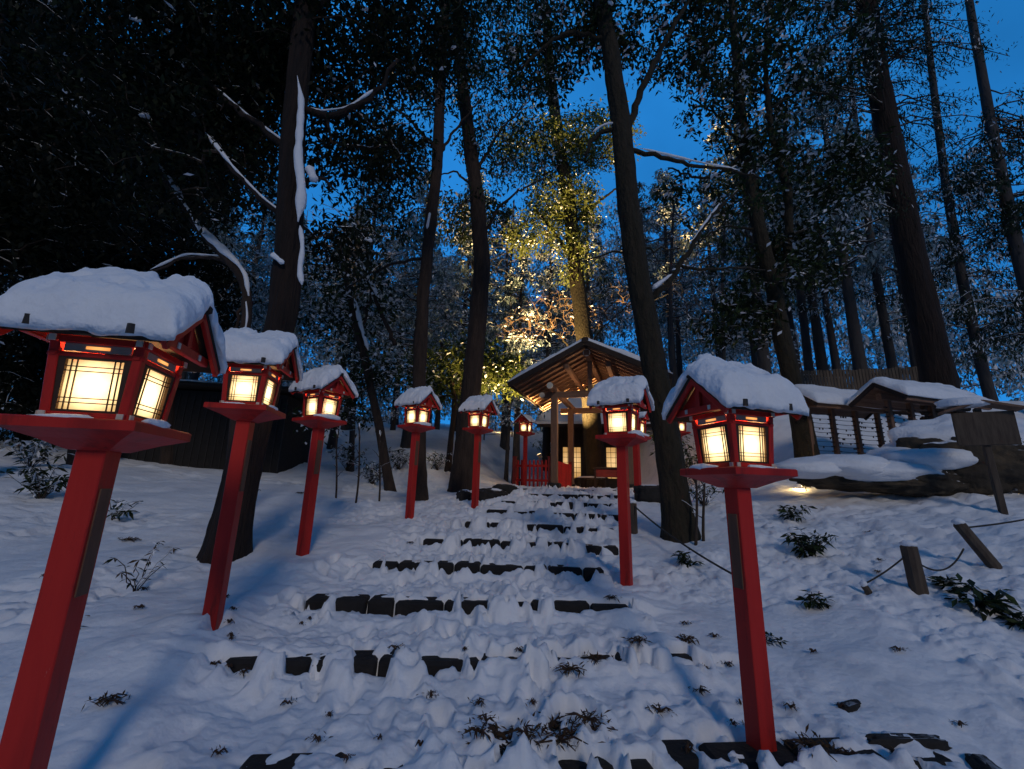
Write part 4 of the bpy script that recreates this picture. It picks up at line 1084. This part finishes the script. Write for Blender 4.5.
# ---- cedars
def cedar_mesh(seed, height, rad, base_h, nb, per, size, snowf, r0):
    rng = np.random.default_rng(seed)
    br = []; C = []; ld = []
    for i in range(nb):
        z = base_h + (height - base_h) * (i / nb) ** .9 + rng.uniform(-.1, .1)
        t = min(.98, max(0, (z - base_h) / (height - base_h))); L = rad * (1 - t) ** .7 * rng.uniform(.55, 1.15) + .25
        az = rng.uniform(0, 2 * np.pi); n = 7; s = np.linspace(0, 1, n)
        dr = rng.uniform(.15, .5)
        x = s * L; zz = z + L * (.22 * s - dr * s ** 2)
        p = np.stack([x * math.cos(az), x * math.sin(az), zz], 1); p[1:] += rng.normal(0, .05, (n - 1, 3))
        br.append((p, .012 + .012 * L)); k = int(per * (L / rad + .3))
        tt = rng.uniform(.18, 1, k) ** .8; q = np.stack([np.interp(tt, s, p[:, a]) for a in range(3)], 1)
        side = rng.normal(0, .30, k) * (.35 + .5 * L / rad); q[:, 0] += -math.sin(az) * side; q[:, 1] += math.cos(az) * side; q[:, 2] += rng.normal(-.06, .10, k) - np.abs(side) * .25
        C.append(q); ld += [rng.random() * 2 * snowf] * k
    C = np.concatenate(C); Q = leaf_quads(C, size, rng, .75, .34)
    mi = (rng.random(len(Q)) < .4).astype(int); sn = rng.random(len(Q)) < np.array(ld); mi[sn] = 2
    cs = Q[sn].mean(1, keepdims=True); Q[sn] = (Q[sn] - cs) * np.array([1.1, 1.1, .5]) + cs + np.array([0, 0, .03])
    return br, Q, mi
def cedar_proto(seed, height, rad, base_h, nb, per, size, snowf, r0, bark='bark_far'):
    root = empty('cedar_tree')
    br, Q, mi = cedar_mesh(seed, height, rad, base_h, nb, per, size, snowf, r0)
    b = MB(); n = 22; t = np.linspace(0, 1, n); S = np.stack([.12 * np.sin(t * 3 + seed), .12 * np.sin(t * 2.1 + seed * 2), -.5 + t * (height + .4)], 1)
    b.tube(S, r0 * (1 - .85 * t) * (1 + .35 * np.exp(-t * 25)), 14, rough=.07, seed=seed); b.build('trunk', M[bark], root, smooth=True)
    b = MB()
    for p, r in br: b.tube(p, np.linspace(r, r * .3, len(p)), 5, cap=False)
    b.build('branches', M['twig'], root, smooth=True)
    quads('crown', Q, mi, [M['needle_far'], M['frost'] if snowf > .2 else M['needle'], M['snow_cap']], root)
    return root
protos = [cedar_proto(3, 13, 2.3, 3.2, 95, 56, .24, .30, .20), cedar_proto(8, 15, 2.6, 5.0, 100, 54, .26, .24, .24), cedar_proto(14, 11, 2.0, 1.0, 95, 58, .22, .38, .16), cedar_proto(21, 17, 2.8, 7.0, 90, 58, .27, .20, .27)]
CE = []
rr = random.Random(19)
for row, (Y, n, a0, a1) in enumerate([(17.5, 9, -36, 46), (22, 12, -40, 48), (28, 16, -42, 48), (36, 20, -44, 48)]):
    for i in range(n):
        bearing = a0 + (a1 - a0) * (i + .5) / n + rr.uniform(-1.6, 1.6)
        yy = Y * rr.uniform(.93, 1.1); x = math.tan(R(bearing)) * yy
        if row < 2 and -.5 < x - yy * .12 < (4.6 if row else 6.2) : 
            if yy < 27: continue
        if yy < 20 and -3.6 < x < 7: continue
        CE.append((x, yy, row))
PLACE = ['on the near slope', 'in the second row of the wood', 'deep in the wood', 'at the very back of the wood']
for i, (x, yy, row) in enumerate(CE):
    pi = rr.choice([0, 1, 2, 3] if row < 2 else [1, 3, 0, 3])
    used = [p for p in protos if p.get('label') is None]
    src = protos[pi]
    o = src if src.get('label') is None else copy_tree(src)
    o.location = (x, yy, gz(x, yy)); o.rotation_euler = (0, 0, rr.uniform(0, 6)); s = rr.uniform(.85, 1.15); o.scale = (s, s, s * rr.uniform(.95, 1.1))
    px = int(512 + F * x / (yy + 1))
    side = 'left' if px < 390 else 'middle' if px < 680 else 'right'
    tag(o, f'snow-speckled cedar {PLACE[row]}, {side} of the photo', 'tree', f'cedars {PLACE[row]}, {side}')
for p in protos:
    if p.get('label') is None: bpy.data.objects.remove(p)

# the wood that closes the view on the slope beyond, one mass nobody could count
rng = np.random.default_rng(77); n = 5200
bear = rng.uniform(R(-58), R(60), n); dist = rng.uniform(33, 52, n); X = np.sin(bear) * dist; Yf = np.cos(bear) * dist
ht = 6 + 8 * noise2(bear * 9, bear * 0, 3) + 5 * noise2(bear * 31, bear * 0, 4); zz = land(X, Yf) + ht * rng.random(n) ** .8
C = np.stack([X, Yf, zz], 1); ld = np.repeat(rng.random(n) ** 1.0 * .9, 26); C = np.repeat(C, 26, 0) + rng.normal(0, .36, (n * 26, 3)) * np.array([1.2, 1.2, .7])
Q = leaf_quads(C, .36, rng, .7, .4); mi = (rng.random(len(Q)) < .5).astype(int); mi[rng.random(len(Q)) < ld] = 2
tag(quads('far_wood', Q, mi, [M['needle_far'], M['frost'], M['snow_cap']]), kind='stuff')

# big cedar on the right
def big_cedar(label, px_path, Y, r0, r1, seed, boughs, per, size, snowf, group=None, bark='bark_red'):
    rng = np.random.default_rng(seed)
    pts = [at(q[0], q[1], Y) for q in px_path]; base = pts[0]; g = gz(base[0], base[1])
    d = pts[1] - pts[0]; d /= d[2]; pts = [pts[0] - d * (base[2] - g + .3)] + pts; base = np.array([pts[0][0], pts[0][1], g])
    T = empty('cedar_tree', tuple(base), label=label, cat='tree', group=group)
    nn = 150 if r0 > .35 else 46; S = spline(np.array(pts) - base, nn); t = np.linspace(0, 1, nn)
    b = MB(); b.tube(S, (r0 + (r1 - r0) * t) * (1 + .25 * np.exp(-t * 20)), 64 if r0 > .35 else 20, rough=.06, seed=seed, ridge=.06); b.build('trunk', M[bark], T, smooth=True)
    b = MB(); C = []; ld = []
    for (px, py, yy, n, L0) in boughs:       # a bough cluster hanging round a point
        c0 = at(px, py, yy) - base
        for _ in range(n):
            tip = c0 + rng.normal(0, 1, 3) * np.array([L0, L0 * .8, L0 * .55])
            j = np.argmin(np.linalg.norm(S - (tip + np.array([0, 0, .4])), axis=1)); s0 = S[j]
            m = 8; s = np.linspace(0, 1, m)[:, None]; p = s0 + (tip - s0) * s + np.array([0, 0, 1]) * (.25 * np.sin(s * np.pi) * np.linalg.norm(tip - s0) * .5)
            p[1:] += rng.normal(0, .04, (m - 1, 3)); b.tube(p, np.linspace(.03, .008, m), 5, cap=False)
            tt = rng.uniform(.35, 1, per) ** .7; q = np.stack([np.interp(tt, s[:, 0], p[:, a]) for a in range(3)], 1)
            q += rng.normal(0, 1, (per, 3)) * np.array([.17, .17, .11]); C.append(q); ld += [rng.random() * 2 * snowf] * per
    b.build('branches', M['twig'], T, smooth=True)
    C = np.concatenate(C); Q = leaf_quads(C, size, rng, .8, .28); mi = (rng.random(len(Q)) < .4).astype(int); sn = rng.random(len(Q)) < np.array(ld); mi[sn] = 2
    quads('crown', Q, mi, [M['needle'], M['leaf_dark'], M['snow_cap']], T)
    return T
big_cedar('huge straight cedar trunk rising behind the taller rack', [(950, 440), (934, 360), (914, 270), (895, 170), (878, 80), (866, 0), (850, -110)], 11.2, .37, .25, 4,
          [(850, 60, 11, 26, 1.3), (900, 20, 11, 36, 1.5), (820, 100, 11, 18, 1.0), (850, 165, 10.8, 9, .7), (945, 60, 11, 14, 1.0), (930, 130, 11.5, 12, .9), (800, 20, 11, 15, 1.3), (860, -40, 11, 40, 1.8), (838, 215, 11.4, 7, .7)], 130, .12, .07)
for i, (pth, Y, r0, bs) in enumerate([
    ([(1000, 430), (985, 380), (962, 280), (945, 180), (935, 100), (926, 20), (918, -60)], 16, .19, [(960, 190, 16, 26, 1.5), (985, 260, 16, 26, 1.6), (940, 250, 16, 14, 1.2), (1000, 340, 16, 20, 1.4), (950, 320, 16, 10, 1)]),
    ([(1060, 430), (1040, 350), (1015, 240), (990, 120), (972, 20), (960, -60)], 12.5, .2, [(1010, 140, 12.5, 20, 1.1), (1015, 220, 12.5, 34, 1.4), (1020, 320, 12.5, 26, 1.3), (970, 190, 12.5, 12, .9), (1060, 150, 12.5, 18, 1.3)]),
    ([(905, 430), (895, 380), (880, 300), (868, 220), (858, 140), (848, 60)], 18, .2, [(870, 240, 18, 11, 1.3), (855, 170, 18, 12, 1.5), (890, 310, 18, 14, 1.2)]),
    ([(812, 400), (806, 340), (800, 290), (792, 220), (784, 120)], 19, .2, [(800, 280, 19, 14, 1.2), (815, 210, 19, 10, 1.5), (830, 300, 19, 14, 1.2)])]):
    big_cedar(['blue-grey trunk of a cedar right of the huge cedar', 'dark cedar filling the right edge above the notice board', 'thin cedar trunk just left of the huge cedar', 'thin cedar trunk above the pale shed'][i], pth, Y, r0, r0 * .5, 30 + i, bs, 95, .16, .14, 'cedars standing behind the racks', 'bark_far')
# leaning trunk in the left middle with snow
tree('leaning_tree', 'leaning snow-lined trunk between the third and fourth lanterns', 'tree', 11.5,
     [(392, 500), (378, 420), (362, 350), (350, 300), (338, 240)], .13, .06, limbs=[(.06, .02, [(372, 380), (362, 330), (372, 290), (362, 262)]), (.07, .03, [(395, 345), (380, 310), (366, 278), (350, 250)])],
     strips=[(.04, [(366, 352), (358, 325), (352, 300)], (.09, -.08, .02)), (.04, [(378, 300), (368, 280), (362, 268)], (.04, -.05, .05))],
     crowns=[(345, 300, 11.8, 1.6, 1.2, 1.4, 80), (370, 370, 12, 1.3, 1, .8, 50), (340, 410, 12, 1.0, .9, .6, 36)], leaf=('leaf_dark', 'leaf'), leafsize=.16, per=26, snowf=.22, rmin=.008, clr=.28)

# ------------------------------------------------------------------ low plants
def plant(px, py, Y, n, h, leafL, lab, group='leafy plants poking through the snow', snowf=.12, kind='shrub', spread=1.0, aspect=.30, m=('leaf_dark', 'leaf')):
    p = hit(px, py); p[2] -= .02
    T = empty(kind, tuple(p), label=lab, cat='shrub', group=group); rng = np.random.default_rng(hash_str(lab) % 9999)
    b = MB(); C = []
    for _ in range(n):
        a = rng.uniform(0, 6.28); l = h * rng.uniform(.6, 1.1); out = spread * h * rng.uniform(.15, .85)
        s = np.linspace(0, 1, 6); pts = np.stack([np.cos(a) * out * s ** 1.3, np.sin(a) * out * s ** 1.3, -.05 + l * s - .1 * h * s ** 2], 1); pts[1:] += rng.normal(0, .01, (5, 3))
        b.tube(pts, np.linspace(.006, .003, 6), 5)
        k = rng.integers(5, 10); tt = rng.uniform(.45, 1, k); C.append(np.stack([np.interp(tt, s, pts[:, q]) for q in range(3)], 1)); C.append(np.repeat(pts[-1:], 4, 0))
    b.build('stem', M['twig'], T)
    C = np.concatenate(C); Q = leaf_quads(C, leafL, rng, .15, aspect); mi = (rng.random(len(Q)) < .3).astype(int); mi[rng.random(len(Q)) < snowf] = 2
    quads('foliage', Q, mi, [M[m[0]], M[m[1]], M['snow_cap']], T)
    return T
plant(808, 556, 4.5, 22, .34, .11, 'dark leafy shrub in the snow right of the large lantern, largest there', snowf=.10)
plant(790, 520, 5.2, 12, .3, .13, 'low leafy shrub in the snow just behind the large right lantern', snowf=.3)
plant(820, 605, 3.7, 9, .16, .09, 'small leafy sprig right of the large lantern post')
plant(985, 610, 3.6, 11, .22, .15, 'long-leaved plant spilling below the leaning stake')
plant(952, 588, 3.9, 8, .18, .13, 'long-leaved plant right beside the upright stake')
plant(686, 565, 5.6, 10, .22, .10, 'small leafy plant at the foot of the big mossy trunk')
plant(768, 640, 3.2, 7, .12, .07, 'tiny leafy sprig low beside the large lantern post')
plant(1020, 625, 3.3, 8, .14, .10, 'small leaves at the right edge below the stakes')
plant(135, 590, 3.9, 7, .50, .07, 'wispy dead-leaved plant in the snow between the two left lanterns', m=('leaf_brown', 'leaf_dark'), snowf=.25, aspect=.25)
plant(66, 632, 3.2, 4, .16, .06, 'small withered sprig right of the nearest lantern post', m=('leaf_brown', 'leaf_dark'))
plant(112, 520, 6.0, 10, .35, .12, 'snow-bent low bush right of the nearest lantern post', snowf=.35)
plant(40, 500, 7.0, 26, .6, .14, 'snow-laden bush at the left edge behind the nearest lantern', snowf=.35)
plant(30, 470, 9.0, 26, .7, .16, 'larger snow-laden bush farther behind the nearest lantern', snowf=.4)
plant(372, 485, 10, 40, .7, .13, 'snow-covered bush between the third and fourth lanterns', snowf=.5)
plant(398, 470, 11, 40, .8, .14, 'snow-covered bush behind the fourth lantern', snowf=.5)
plant(347, 470, 11.5, 34, .9, .14, 'snow-covered bush right of the third lantern', snowf=.45)
plant(437, 470, 12.5, 30, .7, .14, 'snow-covered bush between the fourth lantern and the wide trunk', snowf=.45)
plant(705, 505, 8.5, 20, .5, .12, 'snowy bush behind the large lantern post', snowf=.4)
plant(760, 480, 7.5, 18, .35, .12, 'snow-dusted bush left of the boulder', snowf=.45)
plant(572, 452, 17.5, 44, 1.5, .2, 'dark evergreen bush seen through the pavilion between its left posts', snowf=.12)
plant(600, 452, 18, 44, 1.6, .2, 'dark evergreen bush seen through the pavilion behind the bench', snowf=.12)
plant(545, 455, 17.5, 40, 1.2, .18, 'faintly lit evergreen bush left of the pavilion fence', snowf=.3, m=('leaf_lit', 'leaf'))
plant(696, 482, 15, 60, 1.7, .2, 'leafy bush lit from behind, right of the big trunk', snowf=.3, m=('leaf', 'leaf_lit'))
for i, (px, py, Y, h) in enumerate([(697, 545, 6.4, 1.0), (706, 540, 6.6, 1.0), (352, 505, 10.5, 1.6), (376, 500, 10.8, 1.5), (332, 500, 9.5, 1.4)]):
    p = hit(px, py); b = MB(); s = np.linspace(0, 1, 9); a = random.uniform(0, 6)
    pts = np.stack([.06 * np.sin(s * 3 + a), .05 * np.sin(s * 2 + a), -.2 + s * (h + .2)], 1); b.tube(pts, np.linspace(.022, .012, 9), 7, rough=.1)
    for q in range(5):
        t = .4 + .12 * q; c = np.array([np.interp(t, s, pts[:, k]) for k in range(3)]); e = c + np.array([random.uniform(-.25, .25), random.uniform(-.2, .2), random.uniform(.05, .25)])
        b.tube([c, (c + e) / 2 + np.array([0, 0, .02]), e], [.008, .006, .003], 5)
    o = b.build('sapling', M['twig'], loc=tuple(p), smooth=True)
    tag(o, ['left one of two thin bare saplings right of the big mossy trunk', 'right one of two thin bare saplings beside the big mossy trunk', 'bare sapling in the snow nearest the third lantern on its right', 'thin bare sapling just left of the fourth lantern', 'bare sapling behind the third lantern'][i], 'sapling', 'bare saplings')

# fallen sprigs on the snow
def surf(x, y): return float(land(np.array([[x]]), np.array([[y]]), True)[0, 0])
SPR = [(495, 742, .17), (550, 722, .14), (568, 688, .10), (560, 752, .12), (108, 704, .09), (215, 664, .04), (812, 752, .12), (785, 748, .08), (478, 712, .05), (318, 737, .05), (640, 655, .10), (685, 640, .12), (612, 600, .08), (430, 700, .05), (596, 668, .10), (700, 692, .06), (760, 700, .08), (900, 650, .05), (520, 655, .05), (880, 560, .05), (868, 530, .05), (255, 490, .10), (300, 495, .08), (130, 540, .12), (410, 545, .05), (660, 712, .07)]
rl = random.Random(31)
for _ in range(46):
    px_ = rl.uniform(30, 1010); py_ = rl.choice([rl.uniform(560, 765), rl.uniform(620, 765)]); SPR.append((px_, py_, rl.uniform(.02, .05)))
for _ in range(10): SPR.append((rl.gauss(535, 35), rl.gauss(735, 14), rl.uniform(.05, .10)))
for i, (px, py, sz) in enumerate(SPR):
    d = at(px, py, 3.0) - EYE; t = .2
    while t < 6 and (EYE + d * t)[2] > gz(*(EYE + d * t)[:2]) + .03: t += .01
    q = EYE + d * t; z = surf(q[0], q[1]); b = MB(); rr = random.Random(i)
    for s in range(7 if sz > .07 else 3):
        a = rr.uniform(0, 6.28); L = sz * rr.uniform(.5, 1.3); bend = rr.uniform(-.5, .5)
        b.tube([(0, 0, .012), (math.cos(a) * L * .5, math.sin(a) * L * .5, .03), (math.cos(a + bend) * L, math.sin(a + bend) * L, .012)], [.006, .005, .002], 5)
    rn = np.random.default_rng(i); n = int(60 * sz / .1) + 6
    Cc = np.stack([rn.normal(0, sz * .45, n), rn.normal(0, sz * .3, n), np.full(n, .022)], 1)
    Qd = leaf_quads(Cc, sz * .35 + .012, rn, -.02, .2)
    for q4 in Qd: b.add(q4, [(0, 1, 2, 3)], 1)
    o = b.build('fallen_sprig', [M['twig'] if False else M['lattice'], M['leaf_brown']], loc=(q[0], q[1], z))
    zone = 'on the right bank' if px > 620 else 'on the left bank' if px < 380 else 'on the lower steps'
    tag(o, f'dark fallen cedar sprig lying on the snow {zone}', 'sprig', f'fallen cedar sprigs {zone}')

# ------------------------------------------------------------------ light
w = bpy.data.worlds.new('World'); scene.world = w; w.use_nodes = True
nt = w.node_tree; bg = nt.nodes['Background']
sky = nt.nodes.new('ShaderNodeTexSky'); sky.sky_type = 'NISHITA'; sky.sun_disc = False
SUN_EL, SUN_AZ = 27, 166
sky.sun_elevation = R(SUN_EL); sky.sun_rotation = R(SUN_AZ)
tint = nt.nodes.new('ShaderNodeMix'); tint.data_type = 'RGBA'; tint.blend_type = 'MULTIPLY'; tint.inputs['Factor'].default_value = 1
tint.inputs['B'].default_value = (.03, .40, 1.0, 1)
nt.links.new(sky.outputs[0], tint.inputs['A'])
dusk = nt.nodes.new('ShaderNodeMix'); dusk.data_type = 'RGBA'; dusk.inputs['Factor'].default_value = .65
nt.links.new(tint.outputs['Result'], dusk.inputs['A']); dusk.inputs['B'].default_value = (.26, 3.0, 8.4, 1)
# dusk sky with a dimming added behind the camera to cut ambient light
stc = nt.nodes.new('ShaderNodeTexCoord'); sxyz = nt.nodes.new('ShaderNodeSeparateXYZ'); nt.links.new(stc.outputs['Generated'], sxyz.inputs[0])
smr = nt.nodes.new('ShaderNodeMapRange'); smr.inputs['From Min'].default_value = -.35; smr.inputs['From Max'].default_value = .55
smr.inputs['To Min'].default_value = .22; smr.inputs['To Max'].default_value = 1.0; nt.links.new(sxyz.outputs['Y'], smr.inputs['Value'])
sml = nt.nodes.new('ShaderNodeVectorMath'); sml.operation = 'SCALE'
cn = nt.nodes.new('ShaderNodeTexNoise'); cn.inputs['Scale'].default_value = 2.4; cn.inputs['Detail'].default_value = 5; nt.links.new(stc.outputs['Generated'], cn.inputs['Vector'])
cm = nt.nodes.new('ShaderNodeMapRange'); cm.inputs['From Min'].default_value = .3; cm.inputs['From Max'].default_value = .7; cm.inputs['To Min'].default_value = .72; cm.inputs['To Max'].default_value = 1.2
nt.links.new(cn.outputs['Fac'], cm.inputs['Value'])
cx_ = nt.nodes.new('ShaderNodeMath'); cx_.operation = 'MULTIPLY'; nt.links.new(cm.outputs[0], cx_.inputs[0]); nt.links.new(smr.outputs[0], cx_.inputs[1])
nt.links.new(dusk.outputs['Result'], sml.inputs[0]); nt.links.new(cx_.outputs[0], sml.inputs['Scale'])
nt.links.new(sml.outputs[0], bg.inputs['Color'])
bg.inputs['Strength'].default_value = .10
sl = bpy.data.lights.new('sun', 'SUN'); sl.energy = .64; sl.angle = R(11); sl.color = (1, .89, .80)
so = bpy.data.objects.new('sun', sl); col.objects.link(so)
az = R(SUN_AZ); d = Vector((math.sin(az) * math.cos(R(SUN_EL)), math.cos(az) * math.cos(R(SUN_EL)), math.sin(R(SUN_EL))))
so.rotation_euler = (-d).to_track_quat('-Z', 'Y').to_euler()

cam = bpy.data.cameras.new('camera'); co_ = bpy.data.objects.new('camera', cam); col.objects.link(co_)
cam.sensor_width = 36; cam.lens = F / W * 36; cam.clip_start = .05; cam.clip_end = 500
m3 = Matrix([[CR[0], CU[0], -_f[0]], [CR[1], CU[1], -_f[1]], [CR[2], CU[2], -_f[2]]])
co_.matrix_world = Matrix.Translation(EYE) @ m3.to_4x4()
scene.camera = co_
scene.view_settings.view_transform = 'Standard'; scene.view_settings.look = 'None'; scene.view_settings.exposure = 0
scene.cycles.use_denoising = True; scene.cycles.max_bounces = 5; scene.cycles.diffuse_bounces = 3; scene.cycles.sample_clamp_indirect = 4
scene.cycles.use_light_tree = True
